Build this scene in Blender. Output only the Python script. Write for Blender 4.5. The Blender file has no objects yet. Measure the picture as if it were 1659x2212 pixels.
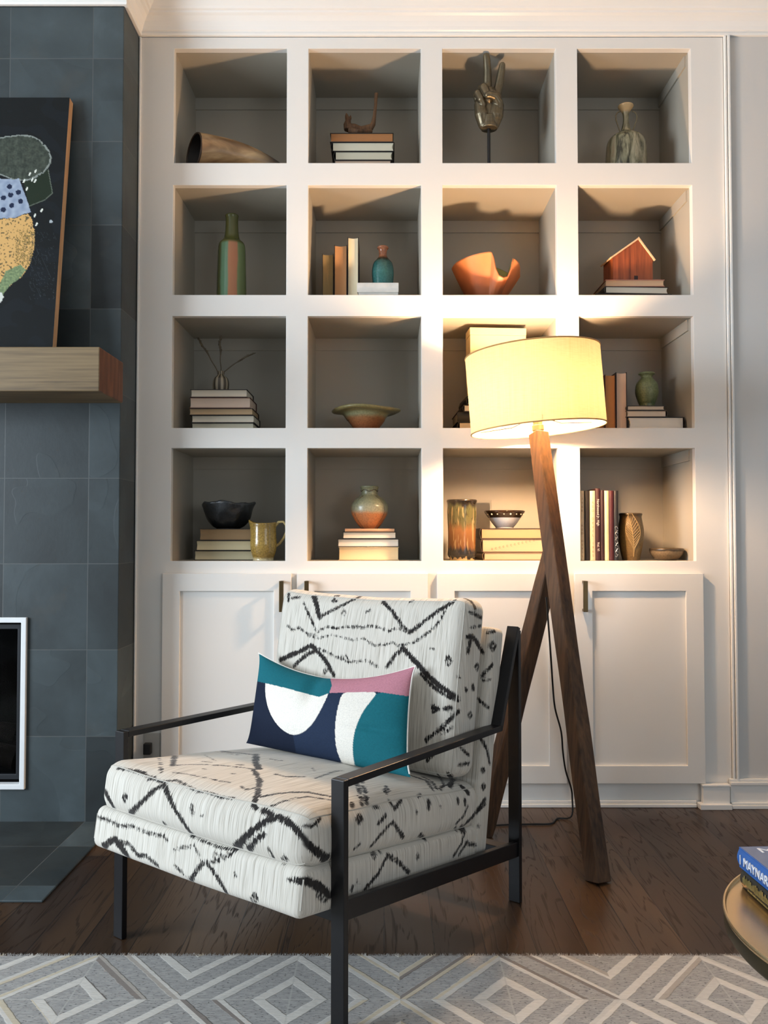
import bpy, bmesh, math, random
import numpy as np
from mathutils import Vector, Matrix, kdtree, noise as mnoise
from mathutils.bvhtree import BVHTree
random.seed(7)
S = bpy.context.scene
COL = S.collection
R = math.radians

# ------------------------------------------------------------------ camera
FPX, CX, CY = 1789.0, 829.5, 1106.0
CAM = Vector((0.0, -3.227, 1.04))
PITCH = R(1.7)
cam = bpy.data.cameras.new('camera')
cam.sensor_fit = 'VERTICAL'; cam.sensor_height = 36.0
cam.lens = FPX / 2212.0 * 36.0
cam.clip_start = 0.05
camo = bpy.data.objects.new('camera', cam); COL.objects.link(camo)
camo.location = CAM; camo.rotation_euler = (R(90) + PITCH, 0, 0)
S.camera = camo

# ------------------------------------------------------------------ light and exposure
S.view_settings.view_transform = 'Standard'
S.view_settings.look = 'None'
S.view_settings.gamma = 1.0
S.view_settings.use_curve_mapping = False
S.view_settings.exposure = 0.75
W = bpy.data.worlds.new('world'); S.world = W; W.use_nodes = True
W.node_tree.nodes['Background'].inputs[0].default_value = (0.80, 0.90, 1.0, 1)
W.node_tree.nodes['Background'].inputs[1].default_value = 0.19
def area(name, loc, target, sx, sy, power, col):
    l = bpy.data.lights.new(name, 'AREA'); l.shape = 'RECTANGLE'; l.size = sx; l.size_y = sy
    l.energy = power; l.color = col
    o = bpy.data.objects.new(name, l); COL.objects.link(o); o.location = loc
    o.rotation_euler = (Vector(target) - Vector(loc)).to_track_quat('-Z', 'Y').to_euler()
    return o
area('daylight_window', (-4.6, -2.75, 1.6), (-0.1, -0.5, 0.95), 2.0, 1.9, 175, (0.80, 0.90, 1.0))
area('front_fill', (3.0, -6.4, 1.7), (0.3, 0, 1.2), 1.8, 1.8, 22, (0.90, 0.95, 1.0))  # added fill light from the front, no known window there
BULB = 760.0            # emission of the lamp's bulb
BULB_COL = (1.0, 0.65, 0.38, 1)

# ------------------------------------------------------------------ measuring helpers
FWD = Vector((0, math.cos(PITCH), math.sin(PITCH)))
UP = Vector((0, -math.sin(PITCH), math.cos(PITCH)))
def ray(px, py):
    return FWD + Vector((1, 0, 0)) * ((px - CX) / FPX) + UP * ((CY - py) / FPX)
def P(px, py, Y):
    r = ray(px, py); return CAM + r * ((Y - CAM.y) / r.y)
def PF(px, py, z=0.0):
    r = ray(px, py); return CAM + r * ((z - CAM.z) / r.z)
def proj(v):
    d = v - CAM; w = d.dot(FWD); return CX + FPX * d.x / w, CY - FPX * d.dot(UP) / w
def ppm(Y): return FPX / (Y - CAM.y)

# ------------------------------------------------------------------ material helpers
def lin(c):
    return tuple(((v / 255) / 12.92 if v / 255 <= .04045 else ((v / 255 + .055) / 1.055) ** 2.4) for v in c)
class NT:
    def __init__(s, name):
        s.m = bpy.data.materials.new(name); s.m.use_nodes = True
        s.t = s.m.node_tree; s.b = s.t.nodes['Principled BSDF']; s.out = s.t.nodes['Material Output']
        s._tc = None
    def n(s, typ, **kw):
        d = s.t.nodes.new(typ)
        for k, v in kw.items(): setattr(d, k, v)
        return d
    def lk(s, a, b): s.t.links.new(a, b)
    def put(s, sock, v):
        if isinstance(v, bpy.types.NodeSocket): s.lk(v, sock)
        elif isinstance(v, (tuple, list)) and sock.type == 'RGBA' and len(v) == 3: sock.default_value = (*v, 1)
        else: sock.default_value = v
    def tc(s, k='Object'):
        if s._tc is None: s._tc = s.n('ShaderNodeTexCoord')
        return s._tc.outputs[k]
    def mth(s, op, a, b=None, c=None):
        d = s.n('ShaderNodeMath', operation=op); s.put(d.inputs[0], a)
        if b is not None: s.put(d.inputs[1], b)
        if c is not None: s.put(d.inputs[2], c)
        return d.outputs[0]
    def mp(s, vec, scale=(1, 1, 1), loc=(0, 0, 0), rot=(0, 0, 0)):
        d = s.n('ShaderNodeMapping'); s.lk(vec, d.inputs[0])
        d.inputs['Location'].default_value = loc; d.inputs['Rotation'].default_value = rot; d.inputs['Scale'].default_value = scale
        return d.outputs[0]
    def noise(s, vec, scale=10, detail=2, rough=.5, dist=0, out='Fac'):
        d = s.n('ShaderNodeTexNoise'); s.lk(vec, d.inputs['Vector'])
        d.inputs['Scale'].default_value = scale; d.inputs['Detail'].default_value = detail
        d.inputs['Roughness'].default_value = rough; d.inputs['Distortion'].default_value = dist
        return d.outputs[out]
    def mix(s, f, a, b, blend='MIX'):
        d = s.n('ShaderNodeMix', data_type='RGBA', blend_type=blend)
        s.put(d.inputs[0], f); s.put(d.inputs[6], a); s.put(d.inputs[7], b)
        return d.outputs[2]
    def ramp(s, f, stops, interp='LINEAR'):
        d = s.n('ShaderNodeValToRGB'); s.lk(f, d.inputs[0]); cr = d.color_ramp; cr.interpolation = interp
        while len(cr.elements) < len(stops): cr.elements.new(.5)
        for e, (p, c) in zip(cr.elements, stops):
            e.position = p; e.color = (*c, 1) if len(c) == 3 else c
        return d.outputs[0]
    def smooth(s, v, a, b):
        d = s.n('ShaderNodeMapRange', interpolation_type='SMOOTHSTEP'); s.put(d.inputs[0], v)
        d.inputs[1].default_value = a; d.inputs[2].default_value = b
        return d.outputs[0]
    def sep(s, vec):
        d = s.n('ShaderNodeSeparateXYZ'); s.lk(vec, d.inputs[0]); return d.outputs
    def comb(s, x, y, z):
        d = s.n('ShaderNodeCombineXYZ')
        for i, v in enumerate((x, y, z)): s.put(d.inputs[i], v)
        return d.outputs[0]
    def bump(s, h, strength=.3, dist=.002):
        d = s.n('ShaderNodeBump'); s.lk(h, d.inputs['Height'])
        d.inputs['Strength'].default_value = strength; d.inputs['Distance'].default_value = dist
        s.lk(d.outputs[0], s.b.inputs['Normal'])
    def done(s, col=None, rough=.5, metal=0, spec=.5):
        if col is not None: s.put(s.b.inputs['Base Color'], col)
        s.put(s.b.inputs['Roughness'], rough); s.b.inputs['Metallic'].default_value = metal
        s.b.inputs['Specular IOR Level'].default_value = spec
        return s.m
def mat(name, rgb, rough=.5, metal=0, var=.06, vs=25, bump=0, bs=150, spec=.5, stretch=(1, 1, 1)):
    k = NT(name); c = lin(rgb)
    v = k.mp(k.tc(), stretch)
    f = k.noise(v, vs, 3)
    a = tuple(x * (1 - var) for x in c); b = tuple(min(1, x * (1 + var)) for x in c)
    col = k.ramp(f, [(.3, a), (.7, b)])
    if bump: k.bump(k.noise(v, bs, 2), bump)
    return k.done(col, rough, metal, spec)
def glaze(name, stops, rough=.25, wob=.12, vs=(18, 18, 6), speck=.25, metal=0, bump=.15, interp='LINEAR'):
    """ceramic glaze: bands by height, wandering edges, fine speckle"""
    k = NT(name)
    z = k.sep(k.tc('Generated'))[2]
    w = k.noise(k.mp(k.tc(), vs), 1.0, 3)
    f = k.mth('ADD', z, k.mth('MULTIPLY', k.mth('SUBTRACT', w, .5), wob * 2))
    col = k.ramp(f, [(p, lin(c)) for p, c in stops], interp)
    sp = k.ramp(k.noise(k.tc(), 160, 2), [(.35, (1 - speck,) * 3), (.6, (1, 1, 1))])
    col = k.mix(1.0, col, sp, 'MULTIPLY')
    k.bump(k.noise(k.tc(), 60, 3), bump)
    return k.done(col, rough, metal)
def pages(name, rgb):
    k = NT(name); c = lin(rgb)
    p = k.sep(k.tc())
    # leaf lines: thin sheets seen edge on, along the thickness axis kept in an attribute
    at = k.n('ShaderNodeAttribute', attribute_name='leaf')
    f = k.noise(k.comb(k.mth('MULTIPLY', at.outputs['Fac'], 900), 0.0, 0.0), 1, 2)
    col = k.ramp(f, [(.3, tuple(x * .82 for x in c)), (.65, c)])
    return k.done(col, .85, 0, .2)

WHITE = mat('white_paint', (226, 223, 217), .45, var=.012, vs=3)
WALLP = mat('wall_paint', (205, 203, 199), .6, var=.012, vs=3, bump=.03, bs=400)
TRIMP = mat('trim_paint', (233, 231, 226), .35, var=.01, vs=3)
CEILP = mat('ceiling_paint', (232, 230, 226), .7, var=.01)
NICHE = mat('shaded_cubby_paint', (169, 163, 150), .55, var=.02, vs=4)  # white paint again, with the dimness inside the cubbies put into its colour
BRONZE_PULL = mat('bronze_pull', (104, 88, 62), .35, .9, var=.08)
BLACKM = mat('black_metal', (17, 17, 20), .40, .2, var=.1, vs=40, bump=.04, bs=300)
FIREBLK = mat('firebox_black', (4, 4, 4), .8, var=.2, spec=.05)
GREYM = mat('grey_metal', (70, 72, 74), .35, .7)
WHITEM = mat('white_metal', (222, 224, 224), .35, var=.02)
BLKPLASTIC = mat('black_plastic', (16, 15, 15), .4)
BRASS = mat('brass', (226, 196, 150), .27, 1.0, var=.05, vs=6)
DARKBRASS = mat('dark_brass', (120, 98, 66), .35, 1.0, var=.08)

def wood(name, dark, light, rough=.5, axis=2, scale=1.0, bump=.2, contrast=(.35, .7)):
    k = NT(name); sc = [38 * scale] * 3; sc[axis] = 2.2 * scale
    v = k.mp(k.tc(), tuple(sc))
    a = k.noise(v, 1, 4, .6, .6)
    sc2 = [170 * scale] * 3; sc2[axis] = 5 * scale
    b = k.noise(k.mp(k.tc(), tuple(sc2)), 1, 2)
    f = k.mth('ADD', k.mth('MULTIPLY', a, .65), k.mth('MULTIPLY', b, .35))
    col = k.ramp(f, [(contrast[0], lin(dark)), (contrast[1], lin(light))])
    k.bump(f, bump, .003)
    return k.done(col, rough)

# floor boards, running away from the bookcase
k = NT('oak_floor'); p = k.sep(k.tc())
bv = k.comb(p[1], p[0], 0.0)
br = k.n('ShaderNodeTexBrick', offset=.37, offset_frequency=2); k.lk(bv, br.inputs['Vector'])
br.inputs['Color1'].default_value = (0, 0, 0, 1); br.inputs['Color2'].default_value = (1, 1, 1, 1); br.inputs['Mortar'].default_value = (.5, .5, .5, 1)
br.inputs['Scale'].default_value = 1; br.inputs['Brick Width'].default_value = 1.35; br.inputs['Row Height'].default_value = .128
br.inputs['Mortar Size'].default_value = .0012; br.inputs['Mortar Smooth'].default_value = .1
seed = k.sep(br.outputs['Color'])[0]
gv = k.comb(k.mth('ADD', k.mth('MULTIPLY', p[0], 8.0), k.mth('MULTIPLY', seed, 31)), k.mth('ADD', k.mth('MULTIPLY', p[1], 1.05), k.mth('MULTIPLY', seed, 17)), k.mth('MULTIPLY', seed, 9))
ring = k.noise(gv, 1, 2.5, .5, .35)
lines = k.mth('SINE', k.mth('MULTIPLY', ring, 95))
lines = k.smooth(lines, .62, 1.0)
fib = k.noise(k.comb(k.mth('MULTIPLY', p[0], 260), k.mth('MULTIPLY', p[1], 7), seed), 1, 2)
lines = k.mth('MULTIPLY', lines, k.smooth(fib, .36, .58))
tone = k.ramp(seed, [(0, lin((52, 37, 25))), (.5, lin((68, 49, 33))), (1, lin((85, 63, 43)))])
blot = k.noise(k.comb(k.mth('MULTIPLY', p[0], 5), k.mth('MULTIPLY', p[1], 1.3), k.mth('MULTIPLY', seed, 5)), 1, 3)
tone = k.mix(k.smooth(blot, .4, .75), tone, lin((50, 34, 23)))
col = k.mix(k.mth('MULTIPLY', lines, .60), tone, lin((24, 15, 10)))
col = k.mix(k.mth('MULTIPLY', k.smooth(fib, .5, .8), .25), col, lin((40, 28, 20)))
col = k.mix(br.outputs['Fac'], col, lin((12, 8, 6)))
k.bump(k.mth('SUBTRACT', k.mth('MULTIPLY', lines, -.25), br.outputs['Fac']), .35, .002)
OAK = k.done(col, k.mth('ADD', .30, k.mth('MULTIPLY', lines, .2)), 0, .3)

# slate
def slate(name, floor=False):
    k = NT(name); g = k.n('ShaderNodeNewGeometry'); p = k.sep(g.outputs['Position'])
    if floor: bv = k.comb(k.mth('ADD', p[0], 1.085 + .309 * 10), k.mth('ADD', p[1], .745 + .3135 * 10), 0.0)
    else: bv = k.comb(k.mth('ADD', k.mth('ADD', p[0], k.mth('MULTIPLY', k.mth('ADD', p[1], .19), .9)), 1.085 + .309 * 10), p[2], 0.0)
    br = k.n('ShaderNodeTexBrick', offset=0.0); k.lk(bv, br.inputs['Vector'])
    br.inputs['Color1'].default_value = (0, 0, 0, 1); br.inputs['Color2'].default_value = (1, 1, 1, 1); br.inputs['Mortar'].default_value = (.5, .5, .5, 1)
    br.inputs['Scale'].default_value = 1; br.inputs['Brick Width'].default_value = .309; br.inputs['Row Height'].default_value = .3135
    br.inputs['Mortar Size'].default_value = .0016; br.inputs['Mortar Smooth'].default_value = .2
    seed = k.sep(br.outputs['Color'])[0]
    sv = k.n('ShaderNodeVectorMath', operation='ADD'); k.lk(g.outputs['Position'], sv.inputs[0]); k.lk(k.comb(k.mth('MULTIPLY', seed, 7), 0.0, k.mth('MULTIPLY', seed, 13)), sv.inputs[1])
    n1 = k.noise(sv.outputs[0], 4.5, 5, .55, .4); n2 = k.noise(sv.outputs[0], 2.2, 2, .5, .8)
    cleft = k.mth('MULTIPLY', k.smooth(n2, .585, .592), .4)
    f = k.mth('ADD', k.mth('ADD', k.mth('MULTIPLY', seed, .48), k.mth('MULTIPLY', n1, .6)), k.mth('MULTIPLY', cleft, .12))
    col = k.ramp(f, [(.2, lin((29, 33, 34))), (.5, lin((45, 53, 55))), (.75, lin((62, 72, 75))), (1.0, lin((88, 99, 104)))])
    col = k.mix(k.mth('MULTIPLY', k.smooth(k.noise(sv.outputs[0], 7, 3), .6, .75), .25), col, lin((70, 66, 58)))
    col = k.mix(k.mth('MULTIPLY', br.outputs['Fac'], .6), col, lin((88, 90, 89)))
    fine = k.noise(sv.outputs[0], 60, 4, .6)
    h = k.mth('ADD', k.mth('ADD', k.mth('MULTIPLY', fine, .25), k.mth('MULTIPLY', cleft, .5)), k.mth('MULTIPLY', br.outputs['Fac'], -.8))
    k.bump(k.mth('ADD', h, n1), .3, .003)
    return k.done(col, .5, 0, .4)
SLATE = slate('slate_tile'); SLATEF = slate('slate_hearth', True)

# ------------------------------------------------------------------ mesh helpers
class MB:
    def __init__(s): s.v = []; s.f = []; s.mi = []; s.sm = []
    def add(s, vs, fs, mi=0, smooth=False):
        o = len(s.v); s.v += [tuple(v) for v in vs]
        for f in fs: s.f.append(tuple(i + o for i in f)); s.mi.append(mi); s.sm.append(smooth)
        return s
    def box(s, a, b, mi=0, M=None):
        x0, y0, z0 = a; x1, y1, z1 = b
        vs = [Vector(q) for q in ((x0, y0, z0), (x1, y0, z0), (x1, y1, z0), (x0, y1, z0), (x0, y0, z1), (x1, y0, z1), (x1, y1, z1), (x0, y1, z1))]
        if M: vs = [M @ v for v in vs]
        return s.add(vs, [(3, 2, 1, 0), (4, 5, 6, 7), (0, 1, 5, 4), (1, 2, 6, 5), (2, 3, 7, 6), (3, 0, 4, 7)], mi)
    def beam(s, a, b, w, t, side=(1, 0, 0), mi=0, w2=None, t2=None):
        a = Vector(a); b = Vector(b); d = (b - a).normalized(); x = Vector(side); x = (x - d * x.dot(d)).normalized(); y = d.cross(x)
        w2 = w2 or w; t2 = t2 or t; vs = []
        for q, ww, tt in ((a, w, t), (b, w2, t2)):
            for i, j in ((-1, -1), (1, -1), (1, 1), (-1, 1)): vs.append(q + x * (i * ww / 2) + y * (j * tt / 2))
        return s.add(vs, [(3, 2, 1, 0), (4, 5, 6, 7), (0, 1, 5, 4), (1, 2, 6, 5), (2, 3, 7, 6), (3, 0, 4, 7)], mi)
    def tube(s, pts, r, seg=10, mi=0, cap=True):
        pts = [Vector(p) for p in pts]; n = len(pts)
        rs = r if isinstance(r, (list, tuple)) else [r] * n
        vs = []; fs = []; nx = None
        for i, p in enumerate(pts):
            d = (pts[min(i + 1, n - 1)] - pts[max(i - 1, 0)]).normalized()
            if nx is None: nx = d.orthogonal().normalized()
            nx = (nx - d * nx.dot(d)).normalized(); ny = d.cross(nx)
            for j in range(seg):
                a = 2 * math.pi * j / seg; vs.append(p + (nx * math.cos(a) + ny * math.sin(a)) * rs[i])
        for i in range(n - 1):
            for j in range(seg):
                q = (j + 1) % seg; fs.append((i * seg + j, i * seg + q, (i + 1) * seg + q, (i + 1) * seg + j))
        if cap: fs.append(tuple(range(seg - 1, -1, -1))); fs.append(tuple((n - 1) * seg + j for j in range(seg)))
        return s.add(vs, fs, mi, True)
    def lathe(s, prof, c=(0, 0, 0), seg=56, mi=0, sx=1, sy=1, fn=None):
        vs = []; fs = []; n = len(prof); c = Vector(c)
        for i, (r, z) in enumerate(prof):
            for j in range(seg):
                a = 2 * math.pi * j / seg
                v = Vector((r * math.cos(a) * sx, r * math.sin(a) * sy, z))
                if fn: v = fn(v, a, i / (n - 1))
                vs.append(c + v)
        for i in range(n - 1):
            for j in range(seg):
                q = (j + 1) % seg; fs.append((i * seg + j, i * seg + q, (i + 1) * seg + q, (i + 1) * seg + j))
        fs.append(tuple(range(seg - 1, -1, -1))); fs.append(tuple((n - 1) * seg + j for j in range(seg)))
        return s.add(vs, fs, mi, True)
    def ball(s, c, r, sx=1, sy=1, sz=1, mi=0, seg=20, M=None):
        c = Vector(c); vs = []; fs = []; rg = seg // 2
        for i in range(1, rg):
            t = math.pi * i / rg
            for j in range(seg):
                a = 2 * math.pi * j / seg
                v = Vector((math.sin(t) * math.cos(a) * sx, math.sin(t) * math.sin(a) * sy, math.cos(t) * sz)) * r
                vs.append(c + (M @ v if M else v))
        top = Vector((0, 0, r * sz)); 
        vs.append(c + (M @ top if M else top)); vs.append(c - (M @ top if M else top))
        for i in range(rg - 2):
            for j in range(seg):
                q = (j + 1) % seg; fs.append((i * seg + j, (i + 1) * seg + j, (i + 1) * seg + q, i * seg + q))
        T = (rg - 1) * seg
        for j in range(seg):
            q = (j + 1) % seg; fs.append((T, j, q)); fs.append((T + 1, (rg - 2) * seg + q, (rg - 2) * seg + j))
        return s.add(vs, fs, mi, True)
    def prism(s, poly, y0, y1, mi=0, M=None):
        """poly of (x,z), extruded along y"""
        n = len(poly); vs = [Vector((x, y0, z)) for x, z in poly] + [Vector((x, y1, z)) for x, z in poly]
        if M: vs = [M @ v for v in vs]
        fs = [tuple(range(n)), tuple(range(2 * n - 1, n - 1, -1))] + [((i + 1) % n, i, n + i, n + (i + 1) % n) for i in range(n)]
        return s.add(vs, fs, mi)
    def build(s, name, mats, parent=None, origin=None, bevel=0, seg=2, autosmooth=None):
        """verts are world coordinates; they become local to the parent (or to origin)"""
        inv = Matrix.Identity(4)
        if parent is not None: inv = wmat(parent).inverted()
        elif origin is not None: inv = Matrix.Translation(-Vector(origin))
        me = bpy.data.meshes.new(name)
        me.from_pydata([inv @ Vector(v) for v in s.v], [], s.f)
        for m in (mats if isinstance(mats, (list, tuple)) else [mats]): me.materials.append(m)
        me.polygons.foreach_set('material_index', s.mi); me.polygons.foreach_set('use_smooth', s.sm)
        bm = bmesh.new(); bm.from_mesh(me); bmesh.ops.recalc_face_normals(bm, faces=bm.faces); bm.to_mesh(me); bm.free()
        if any(s.sm): me.set_sharp_from_angle(angle=R(42))
        o = bpy.data.objects.new(name, me); COL.objects.link(o)
        if parent is not None: o.parent = parent
        elif origin is not None: o.location = origin
        if bevel:
            b = o.modifiers.new('bevel', 'BEVEL'); b.width = bevel; b.segments = seg; b.limit_method = 'ANGLE'; b.angle_limit = R(35)
        return o
def wmat(o):
    m = o.matrix_basis.copy()
    while o.parent: o = o.parent; m = o.matrix_basis @ m
    return m
def tag(o, label=None, cat=None, group=None, kind=None):
    for a, v in (('label', label), ('category', cat), ('group', group), ('kind', kind)):
        if v: o[a] = v
    return o
def thing(name, loc, label, cat, group=None, rz=0):
    o = bpy.data.objects.new(name, None); COL.objects.link(o); o.empty_display_size = .05
    o.matrix_basis = Matrix.Translation(Vector(loc)) @ Matrix.Rotation(rz, 4, 'Z')
    return tag(o, label, cat, group)
def plate(m, xs, zs, solid, y0, y1, mi=0):
    """flat plate in xz built from a grid of cells, with holes where solid(i,j) is false"""
    vid = {}; vs = []; fs = []
    def v(i, j, b):
        if (i, j, b) not in vid: vid[(i, j, b)] = len(vs); vs.append((xs[i], y1 if b else y0, zs[j]))
        return vid[(i, j, b)]
    nx, nz = len(xs) - 1, len(zs) - 1
    ok = lambda i, j: 0 <= i < nx and 0 <= j < nz and solid(i, j)
    for i in range(nx):
        for j in range(nz):
            if not ok(i, j): continue
            fs.append((v(i, j, 0), v(i + 1, j, 0), v(i + 1, j + 1, 0), v(i, j + 1, 0)))
            fs.append((v(i, j + 1, 1), v(i + 1, j + 1, 1), v(i + 1, j, 1), v(i, j, 1)))
            if not ok(i - 1, j): fs.append((v(i, j, 1), v(i, j, 0), v(i, j + 1, 0), v(i, j + 1, 1)))
            if not ok(i + 1, j): fs.append((v(i + 1, j, 0), v(i + 1, j, 1), v(i + 1, j + 1, 1), v(i + 1, j + 1, 0)))
            if not ok(i, j - 1): fs.append((v(i, j, 0), v(i, j, 1), v(i + 1, j, 1), v(i + 1, j, 0)))
            if not ok(i, j + 1): fs.append((v(i, j + 1, 1), v(i, j + 1, 0), v(i + 1, j + 1, 0), v(i + 1, j + 1, 1)))
    return m.add(vs, fs, mi)
def lettering(txt, size, m, parent, M, name='lettering', ax='LEFT', depth=.0004, sx=1.0, spacing=1.0):
    """raised lettering; M places the text plane (x along the line, y up)"""
    c = bpy.data.curves.new('t', 'FONT'); c.body = txt; c.size = size; c.extrude = depth; c.align_x = ax; c.align_y = 'CENTER'; c.space_character = spacing
    c.resolution_u = 3
    o = bpy.data.objects.new('t', c); COL.objects.link(o)
    dg = bpy.context.evaluated_depsgraph_get()
    me = bpy.data.meshes.new_from_object(o.evaluated_get(dg)); bpy.data.objects.remove(o); bpy.data.curves.remove(c)
    me.name = name; me.materials.clear(); me.materials.append(m)
    me.transform(wmat(parent).inverted() @ M @ Matrix.Diagonal((sx, 1, 1, 1)))
    q = bpy.data.objects.new(name, me); COL.objects.link(q); q.parent = parent
    return q

# ================================================================== SETTING
D0 = -CAM.y
XF = P(297, 1000, 0).x - .008             # right side of the chimney breast
YF = -0.19                                # its face
ZC = P(800, 80, 0).z                      # underside of the crown
XR = P(1573, 1000, 0).x
XW = P(1585, 1000, 0).x
ZTOP = ZC + .16
XL, XRR = -3.2, 2.9
m = MB(); m.box((XL, -7.5, -.1), (XRR, .5, 0)); tag(m.build('floor', OAK), kind='structure')
m = MB(); m.box((XL, -7.5, ZTOP), (XRR, .5, ZTOP + .1)); tag(m.build('ceiling', CEILP), kind='structure')
m = MB(); m.box((XW - .02, 0, 0), (XRR, .12, ZTOP)); tag(m.build('wall_back', WALLP), kind='structure')
m = MB(); m.box((XL - .1, -.9, 0), (XL, .5, ZTOP)); tag(m.build('wall_left', WALLP), kind='structure')
# crown moulding, wrapped round the chimney breast
prof = [(0, 0), (.012, 0), (.014, .008), (.012, .014), (.018, .018), (.022, .03), (.030, .046), (.042, .060), (.052, .066), (.054, .073), (.062, .076), (.066, .084), (.078, .096), (.096, .110), (.112, .116), (.114, .128), (.124, .131), (.124, .16), (0, .16)]
m = MB(); vs = []; fs = []; n = len(prof)
for o, z in prof:
    z += ZC
    vs += [(XL, YF - o, z), (XF + o, YF - o, z), (XF + o, -o, z), (XRR, -o, z)]
for i in range(n):
    q = (i + 1) % n
    for j in range(3): fs.append((i * 4 + j, i * 4 + j + 1, q * 4 + j + 1, q * 4 + j))
m.add(vs, fs); tag(m.build('trim_1', TRIMP, bevel=.001), kind='structure')
# vertical beaded trim between bookcase and wall
m = MB()
xa, xb = XR, XW; w = xb - xa
z0 = P(1585, 1692, 0).z
m.box((xa, -.012, z0), (xa + w * .40, .0, ZC)); m.box((xa + w * .40, -.006, z0), (xa + w * .58, 0, ZC)); m.box((xa + w * .58, -.016, z0), (xb, 0, ZC))
tag(m.build('trim_2', TRIMP, bevel=.002), kind='structure')
# baseboard with cap and shoe
def base(m, x0, x1, y, h):
    m.box((x0, y - .016, 0), (x1, y, h - .022)); m.box((x0, y - .022, h - .022), (x1, y, h - .010)); m.box((x0, y - .014, h - .010), (x1, y, h))
    m.box((x0, y - .034, 0), (x1, y - .016, .014)); m.box((x0, y - .028, .014), (x1, y - .016, .022))
hb = P(1620, 1684, -.02).z
m = MB(); base(m, P(1581, 1700, -.03).x, XRR, -.001, hb); tag(m.build('baseboard_right', TRIMP, bevel=.002), kind='structure')
m = MB(); xp0, xp1 = P(1521, 1700, -.04).x, P(1579.5, 1700, -.04).x; hp = P(1550, 1697, -.04).z
m.box((xp0, -.03, 0), (xp1, -.004, hp - .008)); m.box((xp0 - .003, -.033, hp - .008), (xp1 + .002, -.004, hp))
m.box((xp0 - .016, -.046, 0), (xp1 + .002, -.004, .020))
tag(m.build('trim_3', TRIMP, bevel=.002), kind='structure')
m = MB(); m.box((XF + .002, -.018, 0), (xp0 - .018, -.001, .014)); m.box((XF + .002, -.012, .014), (xp0 - .018, -.001, .026))
tag(m.build('trim_4', TRIMP, bevel=.003), kind='structure')
m = MB(); m.box((XF + .002, -.006, .026), (XF + .010, -.0005, ZC - .002)); tag(m.build('trim_5', TRIMP, bevel=.002), kind='structure')

# ================================================================== FIREPLACE
fp = thing('fireplace', (XF - .6, YF, 0), 'dark slate tiled fireplace with a thick wooden mantel shelf', 'fireplace')
fx1 = P(47, 1500, YF).x; fz0 = P(40, 1693, YF).z; fz1 = P(40, 1344, YF).z; fx0 = fx1 - 1.0
m = MB(); plate(m, [XL, fx0, fx1, XF], [0, fz0, fz1, ZC - .001], lambda i, j: not (i == 1 and j == 1), YF, YF + .19 + .45)
m.build('chimney_breast', SLATE, fp, bevel=.003)
hy = PF(88, 1950).y; hx = PF(88, 1950).x
m = MB(); m.box((XL, hy, .0), (XF - .0, YF, .007)); m.build('hearth', SLATEF, fp, bevel=.002)
t = .018
m = MB(); plate(m, [fx0 - t, fx0 + .001, fx1 - .001, fx1 + t], [fz0 - t, fz0 + .001, fz1 - .001, fz1 + t], lambda i, j: not (i == 1 and j == 1), YF - .012, YF + .02)
m.build('insert_frame', WHITEM, fp, bevel=.002)
m = MB(); m.box((fx0, YF + .40, fz0), (fx1, YF + .41, fz1)); m.box((fx0, YF + .02, fz0), (fx0 + .01, YF + .4, fz1)); m.box((fx1 - .01, YF + .02, fz0), (fx1, YF + .4, fz1)); m.box((fx0, YF + .02, fz0), (fx1, YF + .4, fz0 + .01)); m.box((fx0, YF + .02, fz1 - .01), (fx1, YF + .4, fz1))
fb = m.build('firebox', FIREBLK, fp)
m = MB(); a = .028
plate(m, [fx0 + .001, fx0 + a, fx1 - a, fx1 - .001], [fz0 + .001, fz0 + a, fz1 - a, fz1 - .001], lambda i, j: not (i == 1 and j == 1), YF + .022, YF + .04)
m.build('inner_frame', mat('insert_black', (30, 33, 37), .4, .3), fp, bevel=.002)
k = NT('dark_glass'); GL = k.done((.9, .92, .93), .02); k.b.inputs['Transmission Weight'].default_value = 1.0; k.b.inputs['IOR'].default_value = 1.12
m = MB(); m.box((fx0 + a - .004, YF + .029, fz0 + a - .004), (fx1 - a + .004, YF + .033, fz1 - a + .004)); m.build('glass', GL, fp)
LOG = wood('charred_log', (8, 7, 6), (24, 19, 16), .95, 0); LOG.node_tree.nodes['Principled BSDF'].inputs['Specular IOR Level'].default_value = .08
for i, (lx, ly, lz, r, dx) in enumerate(((.28, .16, .05, .042, .40), (.22, .24, .055, .045, .45), (.30, .20, .13, .036, .36))):
    c = Vector((fx1 - lx, YF + ly, fz0 + .01 + lz))
    m = MB(); m.tube([c + Vector((-dx / 2 + dx * s / 6, .015 * math.sin(s * 2 + i), .012 * math.sin(s * 1.7))) for s in range(7)], [r * (1 + .08 * math.sin(s * 2.4)) for s in range(7)], 12)
    m.build('log', LOG, fb)
# mantel
YM = -(3.227 - 2.784) - 0.0
mz0, mz1 = P(220, 845, YM).z, P(213, 749, YM).z
xm = P(215, 800, YM).x
k = NT('mantel_oak'); p = k.sep(k.tc())
v = k.mp(k.tc(), (2.2, 26, 26)); a_ = k.noise(v, 1, 4, .6, .7); b_ = k.noise(k.mp(k.tc(), (4, 160, 160)), 1, 2)
f = k.mth('ADD', k.mth('MULTIPLY', a_, .6), k.mth('MULTIPLY', b_, .4))
col = k.ramp(f, [(.32, lin((80, 64, 42))), (.52, lin((116, 96, 66))), (.72, lin((134, 113, 80)))])
g = k.n('ShaderNodeNewGeometry'); nx_ = k.sep(g.outputs['Normal'])[0]
col = k.mix(k.smooth(nx_, .5, .8), col, k.ramp(k.noise(k.mp(k.tc(), (20, 30, 5)), 1, 3), [(.35, lin((78, 42, 22))), (.7, lin((122, 74, 44)))]))
k.bump(f, .2, .002); MANTEL = k.done(col, .55)
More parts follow.
